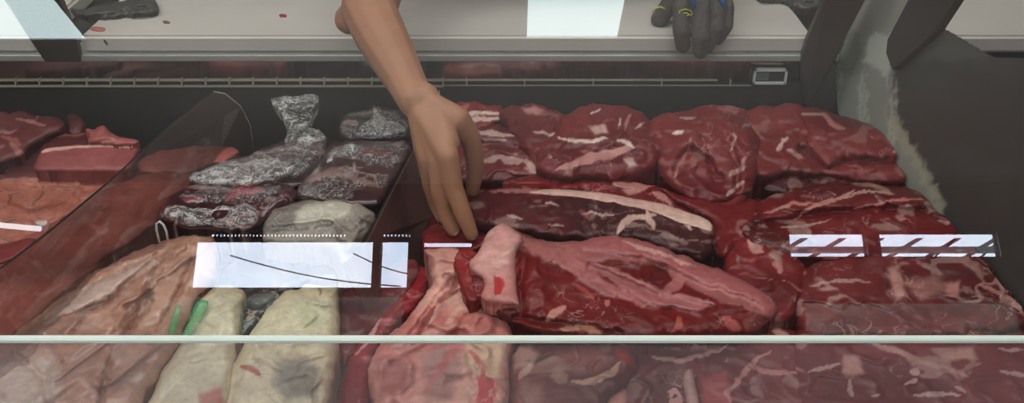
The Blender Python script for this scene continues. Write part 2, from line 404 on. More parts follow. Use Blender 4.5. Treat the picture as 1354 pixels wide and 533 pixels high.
# street side: awning seen through the low windows, slatted canopy, wires
ext = bpy.data.objects.new('exterior', None); COL.objects.link(ext); ext['kind'] = 'structure'
child('awning', prism('aw', [(-5, -4.15, 1.2), (6, -4.15, 1.2), (6, -5.0, 2.595), (-5, -5.0, 2.595)], (0, -.02, .002)), plain('green_awning_cloth', (40, 66, 50), .8, var=.8, scale=2.2), ext, False)
bm = bmesh.new()
def batten(x, w_, dx):
    q = [(x, -5.6, 2.62), (x + w_, -5.6, 2.62), (x + w_ + dx, -5.6, 3.2), (x + dx, -5.6, 3.2)]
    vs = [bm.verts.new(p) for p in q] + [bm.verts.new((p[0], p[1] - .03, p[2])) for p in q]
    bm.faces.new(vs[:4]); bm.faces.new(vs[4:][::-1])
    for k in range(4): bm.faces.new((vs[k], vs[k + 4], vs[(k + 1) % 4 + 4], vs[(k + 1) % 4]))
for i in range(8): batten(.95 + i * .30, .06, 1.0)
for i in range(6): batten(2.75 + i * .36, .022, .7)
x = -1.8
while x < -.6:
    box(bm, x, x + .012, YW - .045, YW - .035, 2.656, 2.70); x += .022  # bars that break the invented slits of sky light into dots
child('canopy_batten', bm_mesh('bt', bm), M['frame'], ext, False)
child('canopy_beam', box_mesh('cb', 1.2, 4.4, -5.55, -5.5, 3.06, 3.10), M['frame'], ext, False)
for k, (a, b) in enumerate([((-2.3, -6, 3.18), (-.9, -6, 2.92)), ((-2.6, -6, 2.78), (-.5, -6, 2.90)), ((-1.3, -6, 3.2), (-.6, -6, 3.0))]):
    pts = [Vector(a).lerp(Vector(b), t / 10) - Vector((0, 0, .05 * sin(pi * t / 10))) for t in range(11)]
    child('power_cable', tube('wire', pts, .006, 5), M['black'], ext)
# ceiling luminaires (two of them show as bright mirror images in the slanted front glass)
M['lamp'] = emis('luminaire_diffuser', (214, 234, 236), 8.5)
M['lamp_warm'] = emis('luminaire_bulb', (240, 248, 255), 8.0)
def panel_light(x0, x1, y0, y1, label):
    t = empty('ceiling_light', ((x0 + x1) / 2, (y0 + y1) / 2, 3.0), label, 'light', 'square ceiling light panels')
    child('diffuser', box_mesh('d', x0, x1, y0, y1, 2.985, 2.99), M['lamp'], t, False)
    bm = bmesh.new(); f = .012
    for a in ((x0 - f, x0, y0 - f, y1 + f), (x1, x1 + f, y0 - f, y1 + f), (x0, x1, y0 - f, y0), (x0, x1, y1, y1 + f)):
        box(bm, a[0], a[1], a[2], a[3], 2.978, 3.0)
    child('frame', bm_mesh('f', bm), M['whiteplastic'], t, False)
panel_light(-2.42, -1.87, -2.075, -1.45, 'ceiling light panel reflected at the top left of the front glass')
panel_light(.065, .46, -2.06, -1.45, 'ceiling light panel reflected above the cutting board in the front glass')
tl = empty('wall_mounted_tube_light', (-2.95, YW + .06, 2.7), 'white fluorescent tube fixed high on the shop front wall', 'light')
child('tube', tube('tb', [(-3.5, YW + .06, 2.755), (-2.81, YW + .06, 2.69)], .017, 8), M['lamp_warm'], tl)
child('holder', tube('th', [(-3.5, YW + .03, 2.775), (-2.85, YW + .03, 2.715)], .012, 6), M['frame'], tl)

# world: bright clouded sky outside
w = bpy.data.worlds.new('sky'); S.world = w; w.use_nodes = True; nt = w.node_tree
for n in list(nt.nodes): nt.nodes.remove(n)
tc = N(nt, 'ShaderNodeTexCoord'); no = N(nt, 'ShaderNodeTexNoise', Scale=5.0, Detail=6.0)
cr = N(nt, 'ShaderNodeMix', data_type='RGBA'); mr = N(nt, 'ShaderNodeMapRange'); mr.inputs['From Min'].default_value = .38; mr.inputs['From Max'].default_value = .6
nt.links.new(tc.outputs['Generated'], no.inputs['Vector']); nt.links.new(no.outputs[0], mr.inputs[0]); nt.links.new(mr.outputs[0], cr.inputs['Factor'])
cr.inputs[6].default_value = rgba((198, 216, 236)); cr.inputs[7].default_value = rgba((252, 252, 255))
bg = N(nt, 'ShaderNodeBackground', Strength=12.5); nt.links.new(cr.outputs[2], bg.inputs[0])
wo = N(nt, 'ShaderNodeOutputWorld'); nt.links.new(bg.outputs[0], wo.inputs[0])
def area(name, loc, rot, sx, sy, e, c=(1, 1, 1)):
    l = bpy.data.lights.new(name, 'AREA'); l.shape = 'RECTANGLE'; l.size = sx; l.size_y = sy; l.energy = e; l.color = c
    o = bpy.data.objects.new(name, l); COL.objects.link(o); o.location = loc; o.rotation_euler = rot; return o
area('counter_lamp', (0, 1.35, 2.9), (0, 0, 0), 2.6, .5, 25, (1, .97, .93))
area('aisle_fill', (-.4, -.6, 2.9), (radians(20), 0, 0), 2.4, .8, 44, (.96, .98, 1))  # unseen fill light added in front to lift the dark gaps
area('ceiling_fill', (0, -2.3, 2.2), (pi, 0, 0), 4., 1.2, 20, (1, .98, .96))  # added uplight without a fixture, brightens the ceiling mirrored in the glass
area('left_lamp', (-2.2, 1.0, 2.6), (0, radians(-35), 0), .8, .8, 10, (1, .98, .95))

# ================================================================ CASE
case = empty('display_case', (0, 1.2, 0), 'long refrigerated meat display case with slanted glass front and steel body', 'display case')
child('body', box_mesh('b', -1.5, 1.5, .76, 1.66, .0, .79), M['steel'], case, False)
child('deck', box_mesh('d', -1.5, 1.5, .79, 1.62, .79, .805), M['deck'], case, False)
child('rear_panel', box_mesh('r', -1.5, 1.5, 1.62, 1.66, .805, .954), M['rearwall'], case, False)
child('rear_fascia', box_mesh('f', -1.5, 0.56, 1.615, 1.66, .964, 1.004), M['fascia'], case, False)
child('rear_end_panel', box_mesh('f', 0.56, 1.5, 1.62, 1.66, .954, 1.004), M['rearwall'], case, False)
gr = child('air_grille', box_mesh('g', -1.5, .42, 1.625, 1.66, .954, .964), M['gap'], case, False)
bm = bmesh.new()
box(bm, -1.5, -.12, 1.611, 1.616, .9622, .9650); box(bm, -1.5, -.12, 1.609, 1.614, .9520, .9546)
box(bm, -.12, .36, 1.611, 1.616, .9628, .9641); box(bm, -.12, .42, 1.612, 1.6165, .9528, .9540)
x = -1.45; k = 0
while x < .40:
    if x < -.05: box(bm, x, x + .0025, 1.609, 1.615, .9535, .967)
    elif k % 2: box(bm, x, x + .002, 1.609, 1.615, .9535, .965)
    x += .0415 if x < -.05 else .06; k += 1
child('grille', bm_mesh('gt', bm), M['wire'], case, False)
child('steel_lip', box_mesh('l', -1.5, 0.56, 1.598, 1.66, 1.004, 1.0167, bev=.002), M['steel_pale'], case, False)
# glass
def quad(name, p, mat, parent):
    me = bpy.data.meshes.new(name); me.from_pydata([tuple(q) for q in p], [], [tuple(range(len(p)))]); return child(name, me, mat, parent, False)
quad('upper_glass', [(-1.45, .8, 1.029), (1.45, .8, 1.029), (1.45, 1.0, 1.458), (-1.45, 1.0, 1.458)], M['glass'], case)
quad('lower_glass', [(-1.45, .8, .79), (1.45, .8, .79), (1.45, .8, 1.027), (-1.45, .8, 1.027)], M['glass_low'], case)
child('glass_seam', box_mesh('s', -1.45, 1.45, .794, .802, 1.0265, 1.0318, bev=.001), M['seam'], case, False)
child('top_rail', box_mesh('s', -1.45, 1.45, .99, 1.02, 1.456, 1.48, bev=.004), M['steel'], case, False)
# brackets that carry the glass
def bracket(pts, label):
    me = prism('bracket', [PY(*p) for p in pts], (0, .012, 0)); o = child('bracket', me, M['bracket'], case, False); o['label'] = label
bracket([(60, 82, 1.597), (107, 82, 1.597), (100, 48, 1.57), (80, 0, 1.53), (60, -60, 1.46), (-25, -60, 1.46), (6, 0, 1.53), (37, 48, 1.57)], 'dark slanted bracket at the left')
bracket([(1058, 84, 1.597), (1066, 55, 1.575), (1090, 0, 1.53), (1112, -60, 1.46), (1176, -60, 1.46), (1142, 0, 1.53), (1118, 45, 1.565), (1102, 88, 1.598), (1106, 150, 1.60), (1064, 150, 1.60)], 'dark slanted bracket beside the end panel')
# right end panel: plane from (X .60, Y 1.60) to (X .65, Y .85)
def PX(u, v):
    d = ray(u, v); a = np.array([.566, 1.60]); b = np.array([.66, .85]); n2 = np.array([-(b - a)[1], (b - a)[0]])
    t = (n2 @ (a - CAM[:2])) / (n2[0] * d[0] + n2[1] * d[1]); return Vector(CAM + d * t)
pm, nt, out = new_mat('wet_grey_end_panel')
b_ = N(nt, 'ShaderNodeBsdfPrincipled', Roughness=.35); at = N(nt, 'ShaderNodeAttribute', attribute_name='Col')
nt.links.new(at.outputs['Color'], b_.inputs['Base Color']); nt.links.new(b_.outputs[0], out.inputs[0])
def end_panel():
    P = np.array([(1104, 88), (1130, 20), (1162, -60), (1240, -60), (1212, 0), (1250, 38), (1315, 76), (1400, 78), (1500, 90), (1500, 640), (1290, 640), (1240, 330), (1190, 300), (1140, 230), (1108, 150)], float)
    st = 3.; us = np.arange(1095, 1505, st); vs = np.arange(-62, 645, st); U, V = np.meshgrid(us, vs)
    sd, nx, ny = sdist(U, V, P); keep = sd > -st * .75; sn = keep & (sd < st * .25); U = np.where(sn, nx, U); V = np.where(sn, ny, V)
    ids = -np.ones(U.shape, int); ids[keep] = np.arange(keep.sum()); u = U[keep]; v = V[keep]
    q = keep[:-1, :-1] & keep[1:, :-1] & keep[:-1, 1:] & keep[1:, 1:]
    F = np.stack([ids[1:, :-1][q], ids[1:, 1:][q], ids[:-1, 1:][q], ids[:-1, :-1][q]], 1)
    X = [tuple(PX(a, b)) for a, b in zip(u, v)]
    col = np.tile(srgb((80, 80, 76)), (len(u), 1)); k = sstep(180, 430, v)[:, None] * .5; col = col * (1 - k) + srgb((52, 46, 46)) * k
    n_ = (.85 + .3 * fbm(u / 40, v / 40, 5, 4))[:, None]; col *= n_
    wu = u + (fbm(u / 9, v / 9, 9, 3) - .5) * 10; wv = v + (fbm(u / 9, v / 9, 12, 3) - .5) * 14
    def add(poly, c, sf, st=1.):
        nonlocal col
        s_, _, _ = sdist(wu, wv, np.array(poly, float)); k = (sstep(-sf, sf, s_) * st)[:, None]; col = col * (1 - k) + srgb(c) * k
    add([(1095, 90), (1130, 20), (1145, -60), (1240, -60), (1212, 0), (1183, 50), (1178, 110), (1176, 150), (1196, 190), (1220, 240), (1256, 300), (1190, 300), (1100, 180)], (158, 162, 150), 5)
    add([(1108, 60), (1128, 40), (1140, 60), (1142, 95), (1108, 100)], (112, 130, 112), 6, .7)
    add([(1150, 50), (1158, 42), (1180, 44), (1182, 70), (1174, 100), (1142, 78)], (204, 216, 200), 3)
    add([(1228, 50), (1250, 38), (1262, 45), (1310, 76), (1215, 82)], (104, 104, 98), 5, .6)
    for i in range(26):
        a = 1110 + (i * 37 % 75); t0 = 85 + (i * 53 % 90); add([(a, t0), (a + 1.5, t0), (a + 3, t0 + 40), (a, t0 + 42)], (214, 216, 204), 1.5, .55)
    for i in range(60):
        t = i / 60; a = 1176 + 66 * t + ((i * 29) % 11 - 5); b2 = 148 + 122 * t + ((i * 17) % 9); add([(a, b2 - 9), (a + 3, b2 - 9), (a + 4, b2 + 9), (a, b2 + 9)], (190, 192, 168), 2, .55)
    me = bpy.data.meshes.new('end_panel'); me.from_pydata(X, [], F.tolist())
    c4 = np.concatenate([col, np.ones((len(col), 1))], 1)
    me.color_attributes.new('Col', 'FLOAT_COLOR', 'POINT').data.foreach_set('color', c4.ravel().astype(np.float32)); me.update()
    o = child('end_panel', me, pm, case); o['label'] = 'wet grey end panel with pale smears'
end_panel()
br = prism('bracket', [PX(1184, 52) , PX(1212, 0), PX(1240, -60), PX(1306, -60), PX(1275, 0), PX(1250, 38), PX(1232, 56), PX(1190, 92), PX(1182, 70)], (-.012, 0, 0))
o = child('bracket', br, M['bracket'], case, False); o['label'] = 'dark slanted bracket against the end panel'
# thermometer
th = empty('thermometer', PY(1016, 98, 1.61), 'small white digital thermometer on the dark rear fascia', 'thermometer')
a = PY(993, 108, 1.613); b = PY(1040, 88, 1.613)
bm = bmesh.new(); f = .004
for r_ in ((a.x, b.x, a.z, a.z + f), (a.x, b.x, b.z - f, b.z), (a.x, a.x + f, a.z, b.z), (b.x - f, b.x, a.z, b.z)):
    box(bm, r_[0], r_[1], 1.600, 1.6085, r_[2], r_[3])
child('housing', bm_mesh('h', bm), M['whiteplastic'], th, False)
sc_ = child('screen', box_mesh('s', a.x + f, b.x - f, 1.604, 1.6085, a.z + f, b.z - f), M['lcd_dark'], th, False)
m_ = box_mesh('s', a.x + f + .002, a.x + (b.x - a.x) * .46, 1.6032, 1.6045, a.z + f + .003, b.z - f - .003)
child('display', m_, M['lcd'], th, False)
# boards
def board(x0, x1, label, parts=None):
    o = link('cutting_board', box_mesh('cb', x0, x1, 1.604, 1.87, 1.0172, 1.0485, bev=.005), M['board'], smooth=False)
    recenter(o, ((x0 + x1) / 2, 1.73, 1.017)); return tag(o, label, 'cutting board', 'white boards along the counter')
board(-.735, .512, 'long white plastic cutting board stained with scraps behind the meat case')
board(-1.35, -.812, 'white cutting board past the left bracket')
board(.66, 1.35, 'white cutting board past the end panel on the right')
counter = link('counter', box_mesh('ct', -1.5, 1.5, 1.665, 1.88, .0, 1.0165), M['steel'], smooth=False)
recenter(counter, (0, 1.77, 0)); tag(counter, 'steel work counter under the white cutting boards', 'counter')

# dark cloth / knife on board, scraps
def flat_blob(name, poly, z, hgt, mat, label, cat, seed=3):
    me = relief(poly, z, hgt, 10, (80, 80, 76), (60, 60, 56), lump=.8, lscale=40, jitter=2, step=1.6, slope=0, skirt=hgt, seed=seed, name=name)
    o = link(name, me, mat); bb = [Vector(b) for b in o.bound_box]
    recenter(o, (sum(b.x for b in bb) / 8, sum(b.y for b in bb) / 8, min(b.z for b in bb))); return tag(o, label, cat)
flat_blob('wet_cloth', [(88, 12), (112, 11), (125, 8), (150, 3), (170, 0), (160, -8), (200, -8), (214, 13), (196, 19), (170, 20), (140, 25), (112, 22)], 1.0490, .012, M['rag'], 'dark wet cloth lying on the long cutting board near the left bracket', 'cloth')
flat_blob('wet_cloth', [(995, -6), (1005, 1), (1035, 3), (1050, 9), (1068, 14), (1085, 8), (1085, -6)], 1.0490, .010, M['rag'], 'dark cloth bunched at the right end of the long board', 'cloth', 8)
def scrap(poly, z, label, c=(120, 26, 26), seed=4):
    o = meat('meat_scrap', label, poly, z, .003, 4, c, c, 'dark', cat='meat scrap', jitter=1, step=1., slope=0, skirt=.003, seed=seed)
scrap([(368, 19), (373, 18), (379, 19), (378, 22), (370, 22)], 1.0488, 'tiny red meat scrap on the board left of the bare arm', (150, 30, 30))
scrap([(118, 37), (128, 35), (140, 37), (136, 41), (122, 40)], 1.0488, 'thin pinkish red smear of meat on the board beside the dark cloth', (190, 110, 98))
scrap([(214, 28), (222, 27), (226, 30), (217, 31)], 1.0488, 'brown crumb of meat on the board behind its front edge', (112, 90, 76))
scrap([(136, 51), (139, 52), (143, 57), (140, 58)], 1.0486, 'dark shred of meat clinging to the board front edge', (50, 34, 28))

# dividers
dv = link('glass_divider', prism('dv', [PY(-30, 374, .93), PY(0, 355, .975), PY(60, 310, 1.05), PY(150, 235, 1.22), PY(225, 165, 1.38), PY(282, 121, 1.50), PY(298, 124, 1.505), PY(318, 140, 1.51), PY(331, 165, 1.52), PY(336, 200, 1.53), PY(328, 240, 1.53), Vector((-.53, .93, .81)), Vector((-.58, .84, .81))], (.003, 0, 0)), M['divider'], smooth=False)
recenter(dv, (-.5, 1.2, .81)); tag(dv, 'clear divider with rounded corner between the pink pork and the wrapped packages', 'divider')
ed = tube('edge', [PY(0, 355, .975), PY(60, 310, 1.05), PY(150, 235, 1.22), PY(225, 165, 1.38), PY(282, 121, 1.50)], .0012, 6)
child('dark_edge', ed, M['gap'], dv)
ed = tube('edge', [PY(282, 121, 1.50), PY(298, 124, 1.505), PY(318, 140, 1.51), PY(331, 165, 1.52), PY(336, 200, 1.53)], .0010, 6)
child('rounded_edge', ed, M['wire'], dv)
d2 = [PY(547, 195, 1.40), PY(512, 262, 1.22), PY(484, 318, 1.10), PY(455, 352, 1.04)]
dv2 = link('glass_divider', prism('dv2', d2 + [Vector((d2[3].x + .045, d2[3].y, .82)), Vector((d2[0].x + .045, d2[0].y, .82))], (.003, 0, 0)), M['divider_brown'], smooth=False)
recenter(dv2, (-.18, 1.15, .81)); tag(dv2, 'brown tinted divider between the wrapped packages and the unwrapped red beef', 'divider')
child('dark_edge', tube('edge', d2, .0014, 6), M['gap'], dv2)

# ================================================================ PERSON
def caps_mesh(name, caps, voxel, smooth_it=6):
    bm = bmesh.new()
    for (p, r, q, s) in caps:
        b2 = bmesh.new(); vs = []
        for c, rad in ((Vector(p), r), (Vector(q), s)):
            g = bmesh.ops.create_icosphere(b2, subdivisions=2, radius=rad, matrix=Matrix.Translation(c)); vs += g['verts']
        r_ = bmesh.ops.convex_hull(b2, input=b2.verts)
        bmesh.ops.delete(b2, geom=list({g for g in r_['geom_interior'] + r_['geom_unused'] if isinstance(g, bmesh.types.BMVert)}), context='VERTS')
        t = bpy.data.meshes.new('t'); b2.to_mesh(t); b2.free(); bm.from_mesh(t); bpy.data.meshes.remove(t)
    me = bpy.data.meshes.new(name); bm.to_mesh(me); bm.free()
    o = bpy.data.objects.new('tmp', me); COL.objects.link(o)
    m = o.modifiers.new('r', 'REMESH'); m.mode = 'VOXEL'; m.voxel_size = voxel
    s = o.modifiers.new('s', 'SMOOTH'); s.factor = .5; s.iterations = smooth_it
    dg = bpy.context.evaluated_depsgraph_get(); dg.update()
    res = bpy.data.meshes.new_from_object(o.evaluated_get(dg)); bpy.data.objects.remove(o)
    res.name = name; return res
def chain(pts, rs): return [(pts[i], rs[i], pts[i + 1], rs[i + 1]) for i in range(len(pts) - 1)]
person = empty('person', (.03, 2.15, 0), 'person behind the case in a dark shirt reaching one bare arm down to the meat', 'person')
wr = PY(549, 132, 1.275); el = PY(487, 12, 1.47); sh = Vector((-.15, 1.74, 1.34))
caps = []
# bare right arm: shoulder, elbow, forearm, wrist
caps += chain([sh, sh.lerp(el, .5), el], [.058, .050, .044])
caps += [(PY(462, 26, 1.475), .024, el, .036)]
fm = [el, PY(500, 40, 1.425), PY(519, 75, 1.365), PY(537, 108, 1.315), wr]
caps += chain(fm, [.043, .0415, .036, .0295, .0265])
caps += [(PY(541, 130, 1.28), .020, PY(562, 128, 1.275), .021)]
# palm: metacarpals fan out from the wrist
KN = {'i': PY(592, 207, 1.190), 'm': PY(581, 214, 1.200), 'r': PY(567, 210, 1.215), 'p': PY(559, 198, 1.235)}
for k_, r0, r1 in (('i', .020, .0165), ('m', .020, .0160), ('r', .019, .0155), ('p', .018, .0135)):
    caps += [(PY(553, 138, 1.272), r0, KN[k_], r1)]
caps += [(PY(580, 158, 1.245), .020, PY(592, 190, 1.210), .018)]
fing = {
 'i': ([KN['i'], PY(600, 250, 1.178), PY(612, 282, 1.168), PY(624, 310, 1.162)], [.0160, .0142, .0128, .0104]),
 'm': ([KN['m'], PY(581, 252, 1.192), PY(589, 284, 1.186), PY(600, 305, 1.180)], [.0155, .0136, .0120, .0100]),
 'r': ([KN['r'], PY(569, 244, 1.220), PY(576, 270, 1.222), PY(584, 288, 1.214)], [.0145, .0122, .0108, .0090]),
 'p': ([KN['p'], PY(564, 230, 1.250), PY(570, 250, 1.250), PY(578, 264, 1.242)], [.0125, .0105, .0095, .0080])}
for k_ in 'imrp': caps += chain(*fing[k_])
# thumb leaves the side of the palm near its base
caps += chain([PY(574, 142, 1.262), PY(604, 158, 1.250), PY(623, 184, 1.258), PY(629, 220, 1.262), PY(625, 252, 1.258)], [.020, .0200, .0150, .0135, .0110])
# left arm to the gloved hand on the board edge
ls = Vector((.24, 1.78, 1.36)); le = Vector((.42, 1.86, 1.19)); lw = PY(925, -38, 1.63)
caps += chain([ls, ls.lerp(le, .5), le], [.058, .048, .042]) + chain([le, le.lerp(lw, .5), lw], [.042, .036, .026])
# torso, neck, head, legs
caps += [((-.07, 2.10, 1.02), .13, (-.05, 1.84, 1.30), .12), ((.15, 2.10, 1.02), .13, (.13, 1.84, 1.30), .12), (sh, .06, (.04, 1.80, 1.40), .08), (ls, .06, (.04, 1.80, 1.40), .08),
         ((.04, 1.80, 1.40), .06, (.04, 1.76, 1.50), .055), ((.04, 1.75, 1.58), .085, (.04, 1.72, 1.66), .095), ((.04, 1.68, 1.56), .05, (.04, 1.70, 1.60), .07), ((.04, 1.612, 1.60), .010, (.04, 1.635, 1.64), .010),
         ((-.055, 1.75, 1.61), .016, (-.06, 1.76, 1.63), .016), ((.135, 1.75, 1.61), .016, (.14, 1.76, 1.63), .016)]
caps += chain([(-.05, 2.13, .95), (-.07, 2.15, .5), (-.07, 2.14, .09)], [.11, .065, .045]) + chain([(.13, 2.13, .95), (.15, 2.15, .5), (.15, 2.14, .09)], [.11, .065, .045])
caps += [((-.07, 2.15, .04), .038, (-.07, 1.98, .03), .03), ((.15, 2.15, .04), .038, (.15, 1.98, .03), .03)]
body = child('body', caps_mesh('body', caps, .0032, 5), M['skin'], person)
shirt = child('shirt', caps_mesh('shirt', [((-.07, 2.12, 1.04), .145, (-.05, 1.84, 1.30), .135), ((.15, 2.12, 1.04), .145, (.13, 1.84, 1.30), .135), (sh, .072, (.04, 1.80, 1.38), .085), (ls, .072, (.04, 1.80, 1.38), .085), (sh, .07, sh.lerp(el, .4), .064), (ls, .07, ls.lerp(le, .5), .06)], .01, 2), M['shirt'], person)
trs = child('trousers', caps_mesh('trousers', chain([(-.05, 2.13, .98), (-.07, 2.15, .5), (-.07, 2.14, .10)], [.13, .085, .07]) + chain([(.13, 2.13, .98), (.15, 2.15, .5), (.15, 2.14, .10)], [.13, .085, .07]), .012, 2), M['shirt'], person)
hair = child('hair', caps_mesh('hair', [((.04, 1.77, 1.66), .10, (.04, 1.735, 1.69), .095)], .008, 2), M['hair'], person)
# nails
for k_ in 'im':
    p = fing[k_][0][-1]; q = fing[k_][0][-2]; d = (p - q).normalized(); c = Vector(CAM) - p; nrm = (c - d * c.dot(d)).normalized(); s_ = nrm.cross(d)
    bm = bmesh.new(); g = bmesh.ops.create_uvsphere(bm, u_segments=14, v_segments=8, radius=1)
    for v_ in bm.verts: v_.co = p + nrm * (.0070 + v_.co.z * .0016 + 0) + d * (v_.co.y * .0062) + s_ * (v_.co.x * .0048)
    child('finger_nail', bm_mesh('nail', bm), M['nail'], person)
# gloved hand
gv = []
gk = {'i': [(908, -22, 1.60), (901, 8, 1.580), (901, 40, 1.566), (903, 60, 1.572)], 'm': [(925, -22, 1.60), (928, 14, 1.574), (927, 48, 1.556), (926, 68, 1.560)],
      'r': [(946, -22, 1.61), (950, 10, 1.584), (947, 38, 1.566), (936, 62, 1.568)], 'p': [(955, -18, 1.62), (962, 10, 1.596), (961, 34, 1.584), (950, 52, 1.580)]}
gp = {k_: [PY(*p) for p in v_] for k_, v_ in gk.items()}
for k_, rr in (('i', [.015, .0150, .0150, .0130]), ('m', [.015, .0155, .0150, .0130]), ('r', [.015, .0135, .0130, .011]), ('p', [.013, .0115, .0110, .0095])):
    gv += chain(gp[k_], rr); gv += [(PY(925, -50, 1.64), .024, gp[k_][0], .017)]
gv += chain([PY(915, -40, 1.64), PY(895, -8, 1.66), PY(880, 14, 1.66), PY(872, 25, 1.655)], [.02, .017, .016, .0155])
gv += [(PY(925, -50, 1.64), .030, PY(925, -100, 1.66), .034)]
glove = child('glove', caps_mesh('glove', gv, .0020, 1), M['glove'], person); glove['label'] = 'charcoal knitted glove'
for pts in ([(915, -12), (917, 0), (918, 11)], [(948, -12), (954, 0), (959, 12)]):
    child('blue_trim', tube('bt', [PY(u_, v_, 1.563) for u_, v_ in pts], [.004, .0045, .002], 8), M['cuff'], glove)
for pts in ([(897, 20), (899, 14), (906, 12), (913, 14), (916, 19)], [(896, 25), (903, 23), (910, 20), (915, 19)], [(896, 26), (903, 28), (908, 31), (913, 34)], [(899, 17), (908, 17), (914, 21)]):
    child('yellow_mark', tube('mk', [PY(u_, v_, 1.5625 + .0000 + abs(u_ - 906) * .0002) for u_, v_ in pts], .0010, 6), M['mark'], glove)
child('yellow_mark', tube('mk', [PY(u_, v_, 1.642) for u_, v_ in [(862, 16), (866, 11), (873, 9), (880, 12)]], .0014, 6), M['mark'], glove)
# pale tip behind the wrist, wire clip
o = link('price_tag', prism('pt', [PY(573, 182, 1.45), PY(586, 182, 1.45), PY(582, 128, 1.45), PY(581, 119, 1.45), PY(576, 130, 1.45)], (0, .002, 0)), plain('cream_card', (214, 196, 168), .6, var=.05), smooth=False)
recenter(o, PY(580, 152, 1.45)); tag(o, 'cream pointed tag tip standing behind the bare wrist', 'tag')

# ================================================================ CAMERA
cd = bpy.data.cameras.new('camera'); co = bpy.data.objects.new('camera', cd); COL.objects.link(co); S.camera = co
co.location = tuple(CAM); co.rotation_euler = (radians(60), 0, 0); cd.sensor_width = 36; cd.lens = 36 * FPX / 1354; cd.clip_start = .05
S.view_settings.view_transform = 'Standard'; S.view_settings.look = 'None'
try:
    S.cycles.use_denoising = True; S.cycles.max_bounces = 12; S.cycles.transparent_max_bounces = 24
    S.cycles.sample_clamp_indirect = 6; S.cycles.caustics_reflective = False; S.cycles.caustics_refractive = False
except Exception: pass
# ================================================================ MEAT
W_ = (205, 168, 160); WB = (222, 196, 182)
GB = 'unwrapped beef cuts piled in the case'
def beef(label, poly, z0, T=.03, R=26, c1=(122, 44, 46), c2=(92, 24, 28), mat='beef', **kw):
    kw.setdefault('fat', .42); kw.setdefault('ridge', .004); kw.setdefault('skirt', .07)
    c1 = (c1[0] * .98, c1[1] * .74, c1[2] * .76); c2 = (c2[0], c2[1] * .72, c2[2] * .76)
    return meat('beef_cut', label, poly, z0, T, R, c1, c2, mat, GB, 'beef', **kw)

# ---- bed under everything: darker cuts low in the pile
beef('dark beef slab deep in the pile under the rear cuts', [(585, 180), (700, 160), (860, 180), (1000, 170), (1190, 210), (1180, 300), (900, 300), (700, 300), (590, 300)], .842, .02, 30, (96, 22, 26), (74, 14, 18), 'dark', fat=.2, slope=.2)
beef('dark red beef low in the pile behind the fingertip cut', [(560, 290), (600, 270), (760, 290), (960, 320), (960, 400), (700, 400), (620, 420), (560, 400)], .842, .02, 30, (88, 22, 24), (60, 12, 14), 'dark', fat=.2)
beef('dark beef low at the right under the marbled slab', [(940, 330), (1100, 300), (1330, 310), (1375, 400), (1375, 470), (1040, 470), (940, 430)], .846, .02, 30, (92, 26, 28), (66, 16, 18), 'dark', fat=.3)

def beef_r(*a, **k): return beef(*a, slope=.2, **k)
# ---- rear row
beef_r('small bright red beef cut with white fat stripes behind the bare hand', [(575, 150), (592, 138), (610, 133), (640, 137), (664, 142), (668, 158), (640, 170), (600, 172), (575, 170)], 0.870, .014, 12, (140, 40, 44), (112, 22, 28),
     streaks=[([(600, 152), (630, 149), (662, 150)], 4, WB, .001, .9), ([(603, 158), (632, 158), (663, 157)], 3.5, WB, .001, .85), ([(608, 142), (622, 139)], 3, (190, 110, 110), .001, .7)], fat=.3)
beef_r('layered beef cut beside the bare thumb', [(590, 165), (640, 160), (690, 170), (712, 200), (700, 236), (650, 245), (600, 240), (585, 200)], 0.863, .022, 20, (116, 40, 44), (88, 24, 28),
     streaks=[([(622, 176), (650, 175), (680, 181)], 4, W_, .001, .8), ([(640, 184), (670, 186)], 3, W_, 0, .6), ([(626, 212), (660, 210), (690, 214), (700, 228)], 5, W_, .001, .7), ([(620, 196), (650, 197)], 2.5, (170, 110, 105), 0, .6)],
     creases=[([(590, 190), (650, 190), (700, 196)], 5, .008), ([(600, 222), (650, 205), (695, 212)], 5, .006)])
beef_r('broad smooth beef cut at the back with pale edge, left of the middle', [(658, 150), (672, 140), (700, 137), (730, 141), (748, 152), (770, 180), (790, 215), (760, 236), (712, 232), (700, 205), (676, 180)], .868, .03, 24, (126, 48, 50), (98, 30, 34),
     patches=[([(690, 143), (706, 140), (722, 146), (710, 150), (695, 149)], (190, 130, 124), .001, 2)], streaks=[([(704, 174), (730, 178), (760, 184)], 2.5, W_, 0, .8), ([(712, 148), (735, 152), (745, 165)], 3, (168, 104, 100), 0, .6)], fat=.25)
beef_r('large rounded beef cut at the back with a white fat spot', [(740, 160), (752, 148), (772, 138), (800, 136), (832, 142), (852, 150), (872, 175), (878, 212), (856, 234), (800, 238), (730, 236), (706, 222), (708, 196), (730, 178)], 0.883, .034, 26, (126, 46, 50), (98, 28, 34),
     patches=[([(781, 167), (800, 165), (803, 175), (786, 178)], (202, 158, 148), .001, 2), ([(826, 210), (838, 209), (842, 220), (830, 220)], (200, 164, 152), .001, 2)],
     streaks=[([(738, 182), (770, 187), (803, 184)], 3, WB, .001, .9), ([(735, 224), (765, 213), (800, 203), (838, 197)], 7, (200, 140, 134), .0015, .85), ([(815, 184), (830, 190), (841, 196)], 3, WB, .001, .9), ([(818, 168), (820, 155)], 2, WB, 0, .8), ([(828, 172), (830, 155), (834, 150)], 2.5, (186, 130, 124), 0, .7), ([(780, 150), (793, 145)], 1.8, WB, 0, .8), ([(840, 170), (852, 162)], 2, W_, 0, .8)],
     creases=[([(700, 196), (760, 200), (850, 204)], 7, .008), ([(820, 190), (840, 160)], 5, .006)], fat=.3)
